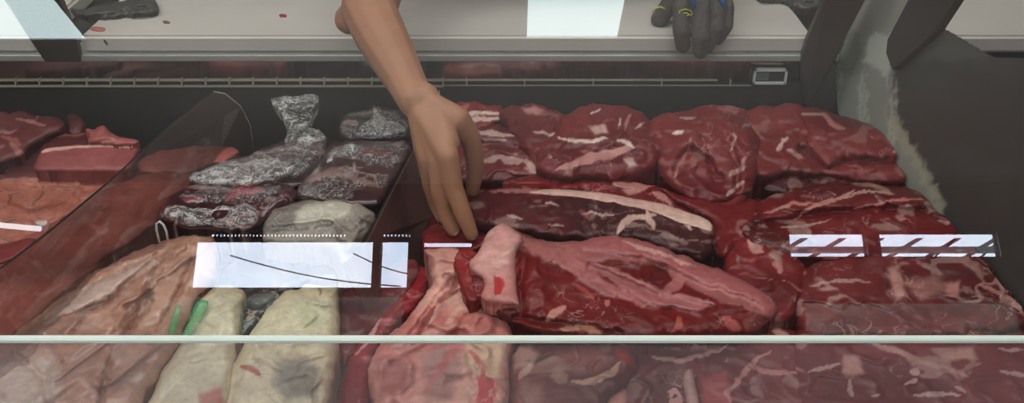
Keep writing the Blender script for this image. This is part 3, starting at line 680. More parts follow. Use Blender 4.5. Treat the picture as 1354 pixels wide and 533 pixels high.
beef_r('pale ended beef end cut standing between the rounded cuts', [(700, 208), (712, 200), (716, 222), (745, 220), (750, 232), (700, 236), (660, 228), (668, 216), (690, 214)], 0.872, .016, 10, (126, 52, 52), (104, 36, 38),
     streaks=[([(690, 208), (705, 222), (712, 230)], 5, W_, .001, .8), ([(712, 205), (716, 225)], 4, (196, 150, 140), .001, .8)], fat=.4)
beef_r('big smooth dark pink beef cut at the back, right of the dark notch', [(852, 170), (866, 152), (905, 146), (948, 136), (978, 142), (1000, 150), (1010, 190), (1002, 230), (985, 262), (950, 272), (905, 262), (872, 240), (866, 200)], 0.878, .040, 30, (128, 52, 54), (98, 32, 36),
     streaks=[([(889, 176), (905, 174)], 3, WB, .001, .9), ([(892, 236), (902, 215), (910, 195), (914, 182)], 3.5, (186, 120, 114), .001, .8), ([(965, 200), (972, 180), (968, 175)], 2.5, W_, 0, .8), ([(962, 232), (980, 222), (985, 208)], 3, (196, 150, 140), .001, .7), ([(898, 154), (920, 157)], 2, W_, 0, .7), ([(960, 258), (985, 240)], 3, W_, .001, .7)],
     creases=[([(895, 222), (912, 196), (935, 210), (950, 236)], 5, .014), ([(960, 180), (975, 215), (975, 250)], 5, .010)], fat=.3, lump=.7)
beef_r('folded beef lobe hanging forward from the big dark pink cut', [(892, 232), (900, 212), (914, 200), (934, 206), (950, 226), (968, 222), (985, 240), (990, 258), (970, 282), (940, 276), (905, 262)], 0.884, .022, 16, (126, 48, 50), (100, 32, 36), fat=.2)
beef_r('flat topped beef cut at the back right with an overhanging flap', [(985, 152), (1004, 140), (1042, 137), (1082, 141), (1112, 152), (1160, 166), (1196, 184), (1208, 205), (1210, 232), (1180, 246), (1110, 236), (1040, 228), (1000, 240), (985, 200)], 0.880, .034, 24, (124, 50, 50), (92, 28, 30),
     streaks=[([(1028, 200), (1034, 186), (1040, 180)], 3, W_, .001, .8), ([(1040, 196), (1052, 203), (1062, 208)], 3, (200, 150, 142), .001, .7), ([(1090, 150), (1100, 164), (1118, 170)], 4, (190, 130, 122), .001, .6), ([(1060, 150), (1090, 152)], 2, W_, 0, .5)],
     creases=[([(1060, 200), (1110, 214), (1205, 216)], 7, .016)], fat=.25, lump=.6)
beef_r('smooth pinkish beef flap lying over the flat topped cut', [(1058, 186), (1080, 166), (1116, 164), (1165, 172), (1198, 188), (1206, 202), (1170, 212), (1130, 200), (1110, 208), (1096, 222), (1084, 208)], 0.904, .014, 14, (134, 66, 62), (112, 46, 46), fat=.12,
     streaks=[([(1170, 205), (1186, 200)], 2, W_, 0, .6)], skirt=.03)
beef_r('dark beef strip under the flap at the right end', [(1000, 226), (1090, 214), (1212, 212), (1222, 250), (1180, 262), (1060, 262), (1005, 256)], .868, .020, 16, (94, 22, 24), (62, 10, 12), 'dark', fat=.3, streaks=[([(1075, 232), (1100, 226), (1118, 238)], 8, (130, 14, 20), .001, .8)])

# ---- middle row
beef('bright red wet beef behind the fat capped slab', [(660, 244), (690, 230), (740, 226), (800, 232), (870, 246), (930, 270), (965, 300), (900, 300), (760, 262), (670, 262)], .890, .018, 14, (132, 16, 24), (92, 14, 18), fat=.25,
     streaks=[([(810, 240), (835, 250), (872, 240)], 8, (196, 130, 122), .002, .9), ([(862, 254), (880, 262), (890, 272)], 4, (196, 130, 122), .001, .8), ([(720, 234), (760, 236)], 6, (150, 14, 26), 0, .8)])
beef('red beef lump wedged behind the fat capped slab end', [(866, 246), (905, 258), (960, 270), (1005, 262), (1012, 292), (985, 330), (955, 348), (936, 320), (944, 296), (890, 268)], .893, .030, 20, (118, 32, 36), (92, 20, 24), fat=.3)
o = beef('long dark beef slab with a white fat cap lying across the middle', [(606, 290), (612, 262), (645, 250), (700, 247), (770, 250), (840, 262), (900, 276), (940, 292), (945, 305), (941, 330), (935, 349), (905, 338), (835, 318), (740, 320), (690, 307), (620, 302)], .903, .034, 18, (88, 30, 32), (62, 20, 22), 'dark', front=1,
     streaks=[([(668, 284), (690, 289)], 2, W_, 0, .8), ([(772, 282), (812, 284)], 1.8, W_, 0, .8), ([(720, 268), (740, 272)], 1.8, W_, 0, .7), ([(724, 296), (746, 300)], 2, W_, 0, .6), ([(816, 308), (824, 294), (838, 288), (868, 285)], 5, (205, 165, 152), .001, .95), ([(855, 276), (858, 290), (866, 303)], 5, (205, 165, 152), .001, .95), ([(906, 290), (914, 304)], 4, (205, 165, 152), .001, .9),
              ([(648, 254), (700, 252), (760, 254)], 4, (190, 120, 118), .001, .8), ([(768, 276), (780, 290)], 3, (160, 90, 88), 0, .5)], fat=.35, lump=.2, ridge=.003)
part('fat_cap', o, [(690, 256), (725, 248), (775, 252), (830, 260), (880, 270), (925, 284), (943, 296), (942, 309), (926, 304), (895, 294), (872, 284), (850, 277), (800, 268), (745, 260)], .931, .008, 6, (222, 184, 168), (206, 160, 148), fat=0, lump=.2, jitter=1.5, skirt=.02, step=1.8)
beef('veined beef cut behind the window reflection at the right', [(985, 330), (975, 300), (1000, 268), (1040, 252), (1100, 240), (1160, 243), (1215, 250), (1262, 270), (1290, 292), (1302, 315), (1290, 345), (1180, 350), (1060, 345)], .896, .036, 26, (112, 26, 30), (84, 16, 20),
     streaks=[([(1010, 282), (1050, 268), (1082, 268)], 2.5, (200, 130, 120), .001, .8), ([(1050, 292), (1075, 272), (1110, 262), (1130, 252)], 3, (200, 140, 128), .001, .8), ([(1130, 276), (1170, 268), (1220, 262)], 2.2, (196, 120, 112), .001, .8), ([(1112, 262), (1150, 252), (1180, 256)], 2, W_, 0, .6), ([(1150, 244), (1166, 248), (1182, 256)], 3.5, (170, 130, 108), .001, .8), ([(1240, 290), (1262, 296), (1285, 300)], 3, (190, 130, 118), .001, .8), ([(1030, 302), (1060, 300), (1100, 290)], 2, W_, 0, .6)],
     creases=[([(1000, 300), (1100, 282), (1250, 276)], 6, .010), ([(1060, 262), (1130, 262)], 5, .006)], fat=.5)
beef('red beef cut with pale sinew at the tip of the folded cut', [(955, 352), (965, 322), (985, 305), (1020, 312), (1060, 335), (1072, 380), (1050, 420), (1020, 430), (985, 400), (958, 375)], .898, .034, 22, (126, 40, 44), (98, 22, 28),
     streaks=[([(988, 318), (1000, 328), (1010, 336)], 6, (198, 140, 130), .001, .8), ([(1012, 300), (1040, 320), (1050, 340)], 3, W_, .001, .6), ([(1020, 345), (1032, 352), (1030, 362)], 6, (192, 120, 116), .001, .7), ([(985, 345), (1010, 340)], 4, (170, 80, 84), 0, .5)])
beef('large lumpy beef cut at the right edge below the window reflection', [(1040, 400), (1052, 362), (1090, 338), (1160, 322), (1240, 312), (1310, 306), (1350, 330), (1375, 370), (1375, 440), (1200, 452), (1060, 450)], .892, .038, 28, (112, 36, 38), (80, 20, 24),
     patches=[([(1172, 352), (1188, 350), (1198, 388), (1186, 396)], (170, 118, 108), .001, 4), ([(1196, 372), (1240, 366), (1256, 384), (1220, 396)], (150, 96, 90), .001, 6), ([(1250, 372), (1268, 374), (1268, 392), (1254, 388)], (180, 120, 112), .001, 3)],
     streaks=[([(1268, 340), (1290, 352), (1302, 372)], 6, (150, 104, 92), .001, .7), ([(1296, 376), (1330, 392), (1352, 408)], 3.5, (190, 128, 118), .001, .8), ([(1070, 378), (1110, 370), (1150, 374)], 3, W_, 0, .5), ([(1045, 362), (1056, 354), (1064, 362)], 6, (190, 120, 112), .001, .7)], fat=.45)

# ---- front right slab, seen partly through the lower glass
beef('wide marbled beef slab filling the front right corner', [(1046, 470), (1056, 430), (1064, 408), (1090, 398), (1200, 396), (1290, 394), (1380, 398), (1390, 470), (1390, 560), (1100, 560), (1056, 560)], .890, .026, 22, (122, 46, 48), (98, 30, 34),
     patches=[([(1062, 400), (1120, 398), (1140, 412), (1110, 422), (1066, 420)], (176, 104, 100), .001, 4), ([(1130, 406), (1156, 404), (1160, 428), (1132, 440), (1120, 428)], (178, 150, 132), .001, 5), ([(1118, 470), (1134, 472), (1142, 492), (1128, 500), (1112, 494)], (184, 130, 122), .001, 4), ([(1204, 476), (1240, 470), (1242, 480), (1206, 482)], (168, 118, 108), .001, 3), ([(1240, 466), (1285, 458), (1292, 474), (1250, 478)], (180, 130, 120), .001, 4)],
     streaks=[([(1066, 492), (1100, 484), (1112, 480)], 3, W_, .001, .7), ([(1136, 450), (1180, 462), (1210, 475), (1245, 484), (1280, 498)], 5, (176, 128, 118), .001, .8), ([(1124, 502), (1124, 516), (1128, 524)], 4, W_, .001, .7), ([(1195, 508), (1212, 502)], 4, W_, .001, .8), ([(1208, 524), (1238, 521), (1270, 524)], 3, W_, 0, .8), ([(1320, 490), (1345, 494), (1370, 500)], 3, W_, 0, .8), ([(1210, 440), (1225, 415), (1250, 406)], 4, (170, 120, 110), .001, .8), ([(1118, 416), (1080, 418), (1060, 412)], 3, W_, 0, .7), ([(1320, 460), (1340, 464), (1354, 462)], 3, W_, 0, .7), ([(1150, 524), (1164, 523)], 3, W_, 0, .8), ([(1262, 512), (1278, 518)], 3, W_, 0, .7), ([(1205, 488), (1214, 494)], 5, W_, 0, .7), ([(1308, 400), (1316, 394), (1335, 385)], 2.5, (235, 220, 205), .001, 1.0)], fat=.5, ridge=.004)  # last pale streak is a painted glint, not fat
beef('beef cut with a branching white sinew at the front', [(925, 560), (920, 520), (905, 480), (915, 450), (960, 436), (1020, 428), (1058, 442), (1068, 480), (1090, 560)], .886, .030, 24, (120, 50, 52), (96, 32, 36),
     patches=[([(930, 500), (960, 490), (968, 515), (960, 545), (930, 540)], (158, 66, 68), .001, 5)],
     streaks=[([(965, 532), (962, 518), (975, 505), (988, 488), (1000, 474), (1020, 464)], 5, (188, 128, 122), .001, .85), ([(990, 482), (1010, 490), (1040, 494), (1075, 488)], 4, (186, 124, 118), .001, .8), ([(1004, 496), (998, 512), (1010, 526)], 8, (160, 118, 116), .001, .7), ([(1018, 428), (1032, 442), (1046, 450)], 7, (206, 150, 140), .001, .9), ([(1000, 446), (1040, 452)], 5, W_, 0, .6)], fat=.35)
beef('dark red beef cut at the front under the folded cut', [(815, 470), (820, 440), (880, 430), (950, 434), (985, 446), (975, 480), (930, 520), (905, 560), (830, 560)], .886, .026, 20, (104, 50, 50), (84, 30, 32),
     streaks=[([(862, 470), (900, 478), (935, 470), (958, 456)], 4, (190, 140, 130), .001, .9)], fat=.3)
def strip(label, poly, c, z=.898, **kw):
    return meat('fat_strip', label, poly, z, .012, 9, c, tuple(int(q * .85) for q in c), 'fat', 'pale fat strips at the front', 'fat strip', jitter=1.5, skirt=.05, step=1.9, lump=.3, **kw)
strip('pale pink fat strip standing at the front, widest of the strips', [(872, 492), (886, 488), (898, 500), (906, 520), (912, 560), (880, 560), (880, 530)], (190, 136, 130))
strip('narrow cream fat strip standing right of the widest strip', [(902, 494), (910, 486), (917, 492), (922, 520), (930, 560), (912, 560), (908, 530)], (200, 156, 148), .908)
strip('greyish pink fat strip standing left of a dark notch', [(842, 500), (856, 492), (868, 494), (866, 515), (862, 560), (826, 560), (832, 530)], (176, 128, 122))
strip('ragged pink fat strip at the front beside the rolled brown cut', [(806, 520), (822, 508), (832, 520), (826, 560), (790, 560)], (184, 122, 112), .902)

# ---- brown and cream cuts bottom centre
beef('brown beef roll with cream fat patches at the front', [(672, 560), (674, 480), (690, 450), (740, 440), (800, 440), (836, 452), (850, 480), (830, 510), (800, 530), (800, 560)], .890, .036, 26, (112, 62, 52), (84, 44, 38), 'fatty',
     patches=[([(676, 462), (700, 456), (712, 468), (700, 486), (680, 490)], (168, 126, 114), .002, 5), ([(690, 500), (720, 508), (715, 540), (680, 540)], (138, 92, 82), .001, 8), ([(738, 462), (790, 456), (808, 476), (790, 494), (750, 490)], (128, 66, 60), .002, 7), ([(812, 458), (832, 462), (838, 486), (820, 480)], (140, 26, 34), .001, 4)],
     streaks=[([(756, 504), (785, 506), (810, 492), (820, 480)], 6, (186, 144, 124), .002, .85), ([(686, 500), (700, 486), (706, 476)], 5, (190, 150, 136), .002, .8)], fat=.6, fatc=(176, 140, 120))

# ---- the big folded cut in the middle
o = beef('big folded beef cut with a pink membrane in the centre of the case', [(612, 380), (622, 350), (640, 318), (656, 298), (682, 302), (704, 316), (752, 320), (796, 311), (830, 312), (876, 326), (925, 346), (965, 360), (1005, 382), (1030, 403), (1022, 420), (1010, 432), (985, 446), (900, 450), (800, 452), (740, 448), (700, 440), (672, 425), (640, 408), (618, 400)], .910, .044, 24, (116, 16, 15), (92, 10, 11),
     streaks=[([(700, 322), (745, 345), (765, 362)], 10, (176, 104, 100), .001, .8), ([(752, 322), (800, 316), (850, 328), (905, 352), (960, 372), (1010, 394), (1024, 404)], 12, (172, 92, 92), .001, .85), ([(820, 318), (870, 334), (920, 352)], 3, (214, 160, 152), .001, .9), ([(860, 345), (900, 366), (960, 384), (1010, 408)], 6, (190, 120, 116), .001, .8),
              ([(780, 352), (820, 366), (850, 384), (890, 396), (940, 403)], 13, (178, 108, 108), .002, .85), ([(812, 384), (850, 398), (900, 400)], 8, (176, 100, 98), .002, .8), ([(884, 356), (896, 372), (880, 388)], 8, (182, 110, 110), .001, .7), ([(724, 424), (738, 412), (748, 405)], 7, (206, 140, 124), .002, .9), ([(742, 436), (770, 434), (796, 440)], 5, (196, 140, 110), .001, .8), ([(888, 440), (898, 430), (896, 420)], 5, (190, 90, 80), .001, .8), ([(955, 420), (970, 428), (978, 438)], 8, (196, 96, 92), .001, .8),
              ([(800, 404), (806, 398)], 5, (200, 120, 104), .001, .8), ([(756, 374), (775, 386), (792, 402)], 3, (170, 70, 66), 0, .7), ([(690, 340), (688, 360)], 3, (160, 60, 60), 0, .6)],
     patches=[([(660, 296), (704, 316), (752, 320), (796, 309), (850, 316), (925, 344), (1005, 380), (1034, 403), (1022, 424), (985, 408), (940, 394), (905, 374), (880, 354), (850, 347), (806, 342), (784, 348), (810, 366), (850, 386), (900, 396), (944, 402), (930, 409), (880, 405), (830, 394), (800, 390), (770, 374), (752, 356), (715, 340), (690, 330)], (166, 94, 92), .002, 2.5), ([(862, 362), (876, 352), (888, 366), (872, 380), (858, 376)], (96, 14, 22), -.004, 3), ([(780, 350), (812, 368), (830, 380), (800, 372)], (90, 24, 26), -.003, 3)],
     creases=[([(780, 352), (830, 372), (870, 392), (940, 406)], 4, .008), ([(680, 420), (760, 432), (820, 440)], 5, .010), ([(694, 330), (688, 380), (690, 412)], 5, .010), ([(860, 350), (920, 374), (1000, 402)], 4, .006), ([(770, 330), (850, 342), (900, 362)], 3, .004)], fat=.14, lump=.4, ridge=.002)
part('membrane_flap', o, [(638, 322), (647, 304), (662, 292), (676, 300), (694, 314), (682, 336), (682, 380), (688, 406), (676, 403), (655, 402), (634, 396), (642, 372), (622, 360), (620, 345), (630, 338)], .956, .016, 16, (216, 158, 150), (198, 126, 120), fat=.8, fatc=(226, 180, 168), jitter=2, skirt=.02, step=1.8, rimh=.15,
     streaks=[([(656, 366), (662, 376), (655, 388)], 7, (176, 20, 30), -.001, .9), ([(630, 376), (636, 372)], 7, (176, 20, 34), 0, .8), ([(668, 372), (664, 384)], 3, (190, 40, 44), 0, .8)])
beef('small red beef scrap under the pointing fingertips', [(556, 318), (566, 300), (582, 292), (600, 300), (632, 306), (650, 312), (640, 330), (612, 338), (580, 334), (560, 334)], .905, .014, 10, (130, 30, 38), (100, 18, 24), fat=.3)
beef('red beef edge curling beside the pale membrane flap', [(606, 330), (622, 326), (634, 336), (622, 350), (626, 366), (640, 376), (636, 396), (622, 402), (612, 384), (606, 362), (600, 346)], .946, .010, 8, (140, 34, 36), (112, 18, 24), fat=.2, skirt=.03,
     streaks=[([(628, 372), (634, 380)], 8, (180, 16, 34), .001, .9)])

# ---- large pale pink fatty cut bottom centre
o = meat('fatty_meat_cut', 'large pale pink cut marbled with cream fat at the bottom centre', [(556, 332), (575, 326), (600, 328), (618, 336), (612, 350), (622, 372), (634, 396), (654, 412), (672, 422), (678, 436), (674, 470), (674, 560), (500, 560), (492, 540), (484, 480), (500, 458), (520, 440), (545, 412), (560, 390), (576, 372), (566, 350)], .925, .036, 22, (222, 162, 148), (196, 118, 110), 'fatty', None, 'meat',
     patches=[([(562, 332), (600, 334), (606, 352), (590, 366), (572, 350)], (204, 142, 130), .002, 4), ([(590, 360), (615, 356), (622, 372), (600, 372)], (216, 178, 156), .002, 4), ([(618, 452), (650, 446), (668, 456), (664, 500), (630, 500), (612, 480)], (214, 178, 146), .002, 6), ([(560, 470), (590, 455), (610, 480), (600, 530), (560, 540)], (172, 122, 114), .001, 8), ([(628, 500), (655, 505), (655, 560), (630, 560)], (190, 70, 70), 0, 5), ([(500, 490), (530, 470), (545, 500), (520, 530), (505, 520)], (170, 96, 92), .001, 6)],
     streaks=[([(556, 440), (580, 410), (610, 390)], 5, (206, 150, 138), .002, .8), ([(520, 460), (545, 450), (580, 436), (620, 430)], 5, (212, 150, 138), .002, .8), ([(590, 430), (610, 405), (640, 400)], 5, (208, 160, 142), .002, .8), ([(545, 455), (560, 430), (575, 405)], 6, (130, 40, 44), -.002, .7), ([(605, 350), (600, 385), (580, 400)], 6, (126, 34, 38), -.002, .7), ([(560, 520), (580, 490), (600, 460), (612, 450)], 8, (196, 96, 96), .0, .6), ([(618, 462), (632, 475), (640, 490), (632, 510)], 5, (184, 60, 62), 0, .8)],
     creases=[([(540, 450), (575, 400), (600, 370)], 5, .010), ([(600, 440), (625, 410), (640, 400)], 4, .008), ([(520, 480), (560, 460), (610, 440)], 5, .008)], fat=.9, fatc=(216, 168, 150), ridge=.008, skirt=.12, lump=.5, slope=.2)
beef('thin red meat strip along the left of the pale pink cut', [(444, 560), (446, 520), (456, 480), (470, 455), (486, 440), (500, 420), (515, 400), (540, 380), (556, 350), (572, 362), (560, 392), (535, 420), (510, 446), (494, 470), (490, 520), (486, 560)], .878, .018, 14, (150, 36, 52), (120, 28, 40), 'fatty', fat=.7, fatc=(206, 130, 130),
     streaks=[([(470, 470), (490, 450), (500, 425), (506, 400)], 3.5, (206, 160, 156), .001, .7)])
beef('dark wine red meat under the narrow window reflection', [(450, 384), (480, 372), (545, 340), (560, 352), (545, 385), (510, 425), (480, 450), (455, 490), (444, 470)], .880, .018, 16, (110, 36, 46), (76, 22, 30), 'dark', fat=.15)

# ---- left compartment: pork and paler cuts
GP = 'pale cuts left of the clear divider'
def pork(label, poly, z0, T, R, c1, c2, **kw):
    kw.setdefault('fat', .15); kw.setdefault('skirt', .07); return meat('pork_cut', label, poly, z0, T, R, c1, c2, 'pork', GP, 'meat', **kw)
pork('flat orange pink meat spread along the left tray', [(-40, 240), (20, 224), (60, 226), (140, 220), (200, 222), (280, 236), (240, 270), (190, 300), (120, 340), (60, 380), (-40, 400)], .868, .016, 14, (178, 112, 94), (156, 90, 74), ridge=.004, lscale=14,
     streaks=[([(40, 236), (70, 240), (110, 246)], 4, (190, 130, 108), .001, .6), ([(0, 262), (40, 280), (90, 268)], 3, (120, 40, 34), -.001, .6), ([(75, 230), (80, 238)], 4, (96, 34, 30), -.002, .8)])
pork('brownish red meat lying along the clear divider base', [(-40, 340), (20, 320), (80, 290), (140, 250), (200, 225), (262, 222), (256, 250), (216, 272), (206, 300), (150, 335), (80, 390), (30, 440), (-40, 470)], .880, .022, 22, (186, 98, 84), (136, 62, 54), lump=.6)
pork('pink meat seen through the clear divider near its rear corner', [(180, 210), (220, 198), (262, 192), (312, 194), (320, 202), (300, 220), (240, 232), (180, 230)], .882, .024, 16, (180, 98, 88), (156, 78, 70))
def pork_r(*a, **k): return pork(*a, slope=.2, **k)
pork_r('dark red meat low behind the pork slab', [(-40, 175), (60, 172), (180, 185), (180, 240), (60, 245), (-40, 245)], .850, .02, 20, (92, 32, 32), (70, 22, 24))
pork_r('dark maroon cut at the far left against the back panel', [(-40, 150), (0, 148), (28, 147), (58, 153), (86, 158), (84, 170), (62, 184), (40, 198), (22, 214), (-40, 226)], 0.867, .026, 18, (110, 50, 50), (82, 28, 30), fat=.35,
     streaks=[([(20, 158), (45, 160), (60, 166)], 2.5, (180, 120, 110), 0, .7), ([(14, 188), (24, 200), (34, 206)], 5, (170, 110, 104), .001, .6), ([(0, 180), (20, 184), (28, 192)], 3, (160, 96, 92), 0, .6)])
pork_r('small dark lump on the back panel behind the pork slab', [(90, 152), (104, 150), (112, 160), (108, 176), (96, 182), (88, 170)], 0.862, .014, 10, (92, 38, 38), (70, 26, 28))
pork_r('thin dark red cut tucked behind the pork slab', [(52, 196), (66, 180), (96, 174), (124, 175), (160, 184), (150, 196), (100, 200), (60, 212)], 0.864, .014, 12, (104, 36, 36), (76, 24, 26), streaks=[([(66, 182), (90, 178), (110, 178)], 2, (160, 96, 90), 0, .6)])
o = pork_r('long pink pork slab with a pale rind edge', [(44, 222), (50, 204), (58, 197), (90, 192), (140, 191), (184, 193), (182, 214), (178, 226), (120, 229), (50, 230)], 0.874, .022, 12, (148, 76, 74), (126, 56, 56), lump=.15, fat=.05)
part('rind', o, [(52, 202), (60, 196), (100, 192), (140, 190.5), (176, 191.5), (176, 195), (140, 194.5), (96, 196), (64, 200)], 0.894, .003, 3, (214, 160, 146), (196, 140, 128), jitter=.6, step=1.5, skirt=.006, fat=0, slope=.2)
pork_r('ragged pink scrap standing on the long pork slab', [(116, 190), (118, 178), (112, 172), (124, 170), (134, 166), (146, 174), (160, 180), (184, 187), (176, 192), (140, 192)], 0.892, .014, 8, (160, 84, 78), (128, 54, 52), skirt=.03, fat=.4, ridge=.006)
pork('dark red slice at the left edge under the flat orange meat', [(-40, 330), (10, 322), (50, 312), (48, 322), (20, 345), (-40, 365)], .893, .010, 8, (120, 40, 38), (96, 28, 28))
pork('scrap of white fat lying on the flat orange meat', [(44, 293), (54, 289), (66, 291), (64, 298), (50, 299)], .896, .006, 4, (216, 198, 184), (200, 170, 160), skirt=.02, step=1.5)

# ---- wrapped packages
GW = 'film wrapped meat packages'
def pack(label, poly, z0, T, R, c1, c2, films, tray=None, mat='wrap', z1=None, **kw):
    kw.setdefault('fat', .5); kw.setdefault('skirt', .07)
    if mat == 'wrap': c1 = tuple(q * .74 for q in c1); c2 = tuple(q * .7 for q in c2)
    o = meat('wrapped_meat_package', label, poly, z0, T, R, c1, c2, mat, GW, 'package', **kw)
    for (fp, fm, dz, th, rr) in films:
        part('plastic_film', o, fp, z0 + dz, th, rr, (200, 200, 200), (200, 200, 200), fm, fat=0, jitter=4, skirt=.004, step=1.8, ridge=.006, lscale=14, lump=.5, fine=.002)
    if tray: part('black_tray', o, tray, z0 - .012, .004, 4, (20, 18, 20), (14, 12, 14), 'fat', fat=0, jitter=.5, skirt=.012)
    return o
o = pack('film wrapped dark meat package at the back with its film gathered upright', [(330, 205), (352, 192), (380, 184), (404, 176), (428, 182), (436, 200), (428, 226), (400, 250), (340, 258), (270, 250), (246, 240), (250, 228), (290, 212)], .905, .026, 18, (96, 62, 66), (70, 42, 48),
     [([(330, 206), (380, 186), (428, 184), (432, 210), (396, 236), (330, 244), (260, 244), (248, 234), (290, 214)], 'film', .010, .024, 18),
      ([(250, 234), (262, 224), (310, 212), (360, 206), (392, 216), (380, 236), (330, 246), (270, 246), (252, 242)], 'film_white', .014, .022, 14)], fat=.4)
me = relief([(355, 130), (372, 128), (398, 126), (420, 124), (421, 142), (414, 156), (406, 166), (424, 172), (432, 186), (420, 196), (396, 192), (376, 190), (380, 176), (378, 164), (368, 150)], .965, .010, 8, (180, 176, 170), (150, 146, 142), fat=0, ridge=.016, lump=.8, lscale=22, jitter=3, step=1.8, skirt=.01, name='film', slope=.1)
child('gathered_film', me, M['film_white'], o)
pack('wrapped red meat package on a black tray in front of the gathered one', [(214, 292), (212, 276), (222, 262), (236, 248), (262, 244), (330, 246), (378, 242), (394, 250), (388, 268), (362, 282), (345, 300), (310, 308), (250, 306)], .915, .030, 18, (104, 40, 48), (72, 24, 34),
     [([(214, 284), (222, 268), (240, 270), (262, 276), (300, 270), (330, 266), (344, 280), (340, 298), (300, 302), (250, 298), (222, 292)], 'film_white', .010, .026, 12),
      ([(226, 262), (262, 246), (330, 248), (376, 244), (392, 254), (360, 276), (300, 270), (250, 270)], 'film', .008, .027, 14)],
     tray=[(206, 286), (220, 296), (290, 308), (340, 312), (348, 322), (280, 318), (214, 304)],
     streaks=[([(300, 262), (320, 254), (345, 250)], 8, (160, 30, 60), .001, .7), ([(240, 262), (270, 262)], 5, (150, 70, 80), .001, .6)])
pack('small dark wrapped package at the back beside the bare arm', [(444, 180), (446, 162), (456, 150), (474, 144), (500, 140), (530, 146), (545, 160), (545, 182), (500, 186), (460, 186)], .905, .028, 16, (72, 52, 54), (46, 34, 38),
     [([(478, 170), (486, 154), (492, 148), (494, 134), (498, 144), (508, 154), (524, 160), (538, 170), (536, 180), (500, 182), (480, 178)], 'film_white', .018, .018, 9), ([(446, 178), (450, 158), (476, 146), (520, 144), (542, 160), (540, 182), (470, 184)], 'film', .008, .022, 12)])
pack('flat wrapped package of brown steaks beside the brown divider', [(383, 262), (392, 248), (416, 222), (430, 204), (436, 190), (448, 184), (500, 186), (540, 186), (545, 198), (528, 232), (512, 262), (500, 276), (460, 278), (420, 270)], .905, .032, 16, (108, 72, 68), (84, 50, 50),
     [([(386, 258), (420, 216), (436, 196), (452, 188), (540, 188), (542, 200), (508, 264), (470, 272), (430, 266)], 'film', .006, .030, 16), ([(428, 212), (436, 198), (460, 188), (484, 192), (478, 204), (452, 212), (430, 222)], 'film_white', .012, .026, 8)],
     streaks=[([(400, 236), (450, 226), (500, 246)], 6, (150, 116, 108), .001, .6), ([(470, 204), (500, 200), (530, 210)], 6, (126, 40, 44), .001, .6), ([(395, 258), (440, 246), (500, 262)], 10, (64, 40, 44), 0, .8)], fat=.6, mat='wrap')
pack('wrapped pale grey fat package nearest the brown divider', [(346, 310), (350, 286), (358, 272), (380, 266), (420, 264), (450, 262), (476, 270), (498, 282), (494, 296), (478, 322), (466, 352), (450, 352), (440, 326), (380, 324), (350, 322)], .914, .030, 16, (158, 144, 132), (120, 106, 98),
     [([(350, 310), (354, 284), (370, 272), (420, 268), (470, 272), (492, 286), (470, 320), (400, 320)], 'film', .008, .028, 16)], mat='fat',
     patches=[([(392, 280), (414, 268), (450, 264), (468, 266), (462, 282), (440, 294), (410, 300), (392, 300)], (206, 196, 178), .003, 4)],
     streaks=[([(362, 296), (370, 282), (384, 276)], 3, (90, 76, 72), -.001, .8), ([(470, 300), (480, 290), (490, 284)], 3, (80, 60, 56), -.001, .7)], fat=.2, ridge=.012)
pack('dark brown wrapped package half hidden behind the pale cuts', [(270, 372), (300, 350), (360, 322), (440, 322), (470, 350), (450, 372), (400, 376), (370, 400), (340, 430), (312, 450), (306, 420), (310, 390)], .878, .020, 20, (64, 38, 36), (42, 24, 26), [([(300, 372), (360, 340), (440, 340), (430, 366), (380, 380), (330, 420)], 'film_soft', .006, .018, 16)], fat=.3)
o = meat('wrapped_meat_package', 'very large tan meat cut in wrinkled film at the front left corner', [(-60, 560), (-60, 480), (-10, 462), (20, 440), (60, 410), (100, 378), (140, 350), (190, 328), (230, 312), (262, 307), (284, 312), (290, 340), (287, 368), (268, 388), (252, 410), (240, 450), (220, 482), (200, 512), (176, 560), (160, 560)], .892, .050, 46, (208, 164, 142), (176, 126, 106), 'wrap', GW, 'package', fat=.25, fatc=(200, 160, 140), ridge=.012, lscale=7, grain=(60, 2.2), skirt=.12, lump=.35,
     streaks=[([(60, 420), (110, 392), (160, 370), (205, 345)], 12, (222, 194, 182), .002, .6), ([(118, 420), (140, 425), (150, 432)], 10, (214, 160, 140), .002, .7), ([(100, 360), (160, 340), (220, 322)], 8, (120, 78, 74), 0, .6), ([(205, 350), (190, 390), (170, 420)], 5, (112, 60, 52), -.001, .6)],
     patches=[([(-40, 480), (70, 470), (80, 520), (60, 560), (-40, 560)], (214, 190, 174), 0, 14)],
     creases=[([(250, 330), (200, 380), (170, 440)], 5, .010), ([(262, 320), (240, 380), (200, 450)], 4, .010), ([(60, 430), (140, 400), (210, 340)], 4, .012), ([(20, 470), (60, 500), (70, 560)], 5, .008), ([(200, 400), (150, 460), (130, 540)], 4, .010), ([(40, 440), (130, 370), (230, 325)], 3, .008)])
part('plastic_film', o, [(-50, 555), (-50, 486), (20, 444), (64, 412), (104, 382), (144, 354), (194, 332), (240, 314), (280, 316), (286, 362), (250, 408), (236, 450), (196, 510), (170, 555)], .8985, .0505, 46, (200, 200, 200), (200, 200, 200), 'film_soft', fat=0, ridge=.014, grain=(60, 2.2), lscale=9, skirt=.004, fine=.003)
cl = PZ(214, 306, .97)
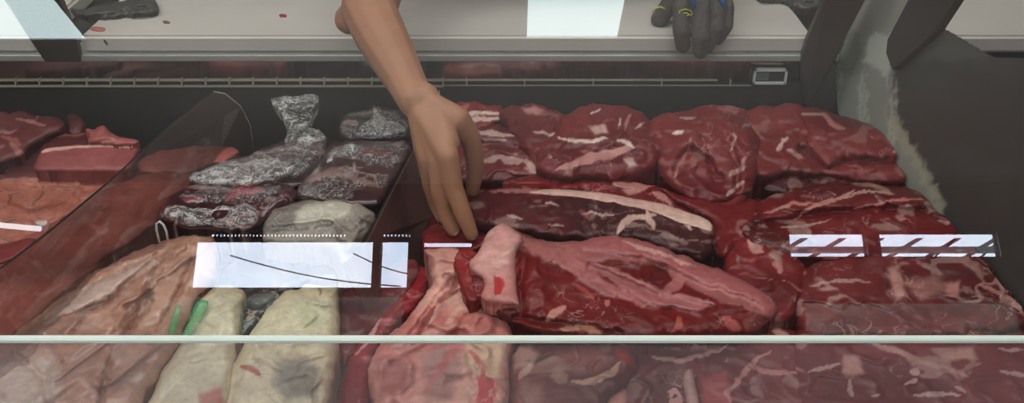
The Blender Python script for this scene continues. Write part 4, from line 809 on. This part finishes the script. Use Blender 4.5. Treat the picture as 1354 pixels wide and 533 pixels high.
o = link('wire_clip', tube('wc', [PY(211, 320, cl.y), PY(207, 304, cl.y), PY(207, 296, cl.y), PY(211, 293, cl.y), PY(216, 297, cl.y), PY(220, 306, cl.y), PY(222, 318, cl.y)], .0016, 8), M['whiteplastic']); recenter(o, PY(214, 320, cl.y)); tag(o, 'bent white wire clip standing at the top of the large tan package', 'clip')
GF = 'pale fat covered cuts in film'
c = pack('narrow pale fat covered cut with green film edge beside the large tan package', [(182, 560), (196, 530), (214, 490), (236, 450), (252, 418), (266, 392), (286, 378), (306, 378), (324, 386), (322, 410), (316, 450), (310, 490), (300, 540), (290, 560)], .890, .038, 22, (222, 212, 182), (200, 184, 156), [([(190, 555), (236, 456), (268, 396), (288, 382), (320, 390), (312, 460), (288, 555)], 'film_soft', .004, .040, 22)], mat='fat', fat=.15, fatc=(150, 90, 80), ridge=.005,
     patches=[([(262, 520), (290, 514), (296, 540), (270, 550)], (186, 112, 100), 0, 5)], skirt=.1)
c['group'] = GF
part('green_film', c, [(262, 396), (278, 398), (268, 420), (256, 440), (244, 452), (238, 450), (246, 430), (254, 412)], .934, .004, 5, (60, 160, 100), (50, 150, 90), 'film_green', fat=0, jitter=1.5, skirt=.003, step=1.6)
part('green_film', c, [(232, 402), (240, 404), (236, 424), (228, 446), (222, 446), (226, 424)], .945, .003, 4, (60, 160, 100), (50, 150, 90), 'film_green', fat=0, jitter=1.5, skirt=.003, step=1.6)
c = pack('thick cream fat covered cut standing between the narrow cut and red strip', [(290, 560), (300, 520), (304, 490), (316, 464), (334, 436), (356, 406), (380, 384), (410, 376), (446, 378), (450, 392), (450, 430), (446, 480), (436, 530), (428, 560)], .886, .044, 26, (226, 212, 180), (204, 188, 156), [([(300, 555), (308, 490), (338, 438), (384, 388), (444, 382), (444, 440), (430, 520), (420, 555)], 'film_soft', .004, .046, 26)], mat='fat', fat=.15, fatc=(150, 90, 80), ridge=.006,
     patches=[([(366, 478), (404, 470), (424, 490), (418, 526), (380, 530), (362, 510)], (146, 138, 122), -.003, 9), ([(392, 404), (428, 400), (436, 430), (400, 440)], (198, 192, 156), .001, 8)],
     streaks=[([(318, 484), (332, 488), (346, 496)], 4.5, (176, 70, 60), .0, .9), ([(424, 380), (424, 392)], 2.5, (110, 60, 50), 0, .6)], skirt=.1)
c['group'] = GF
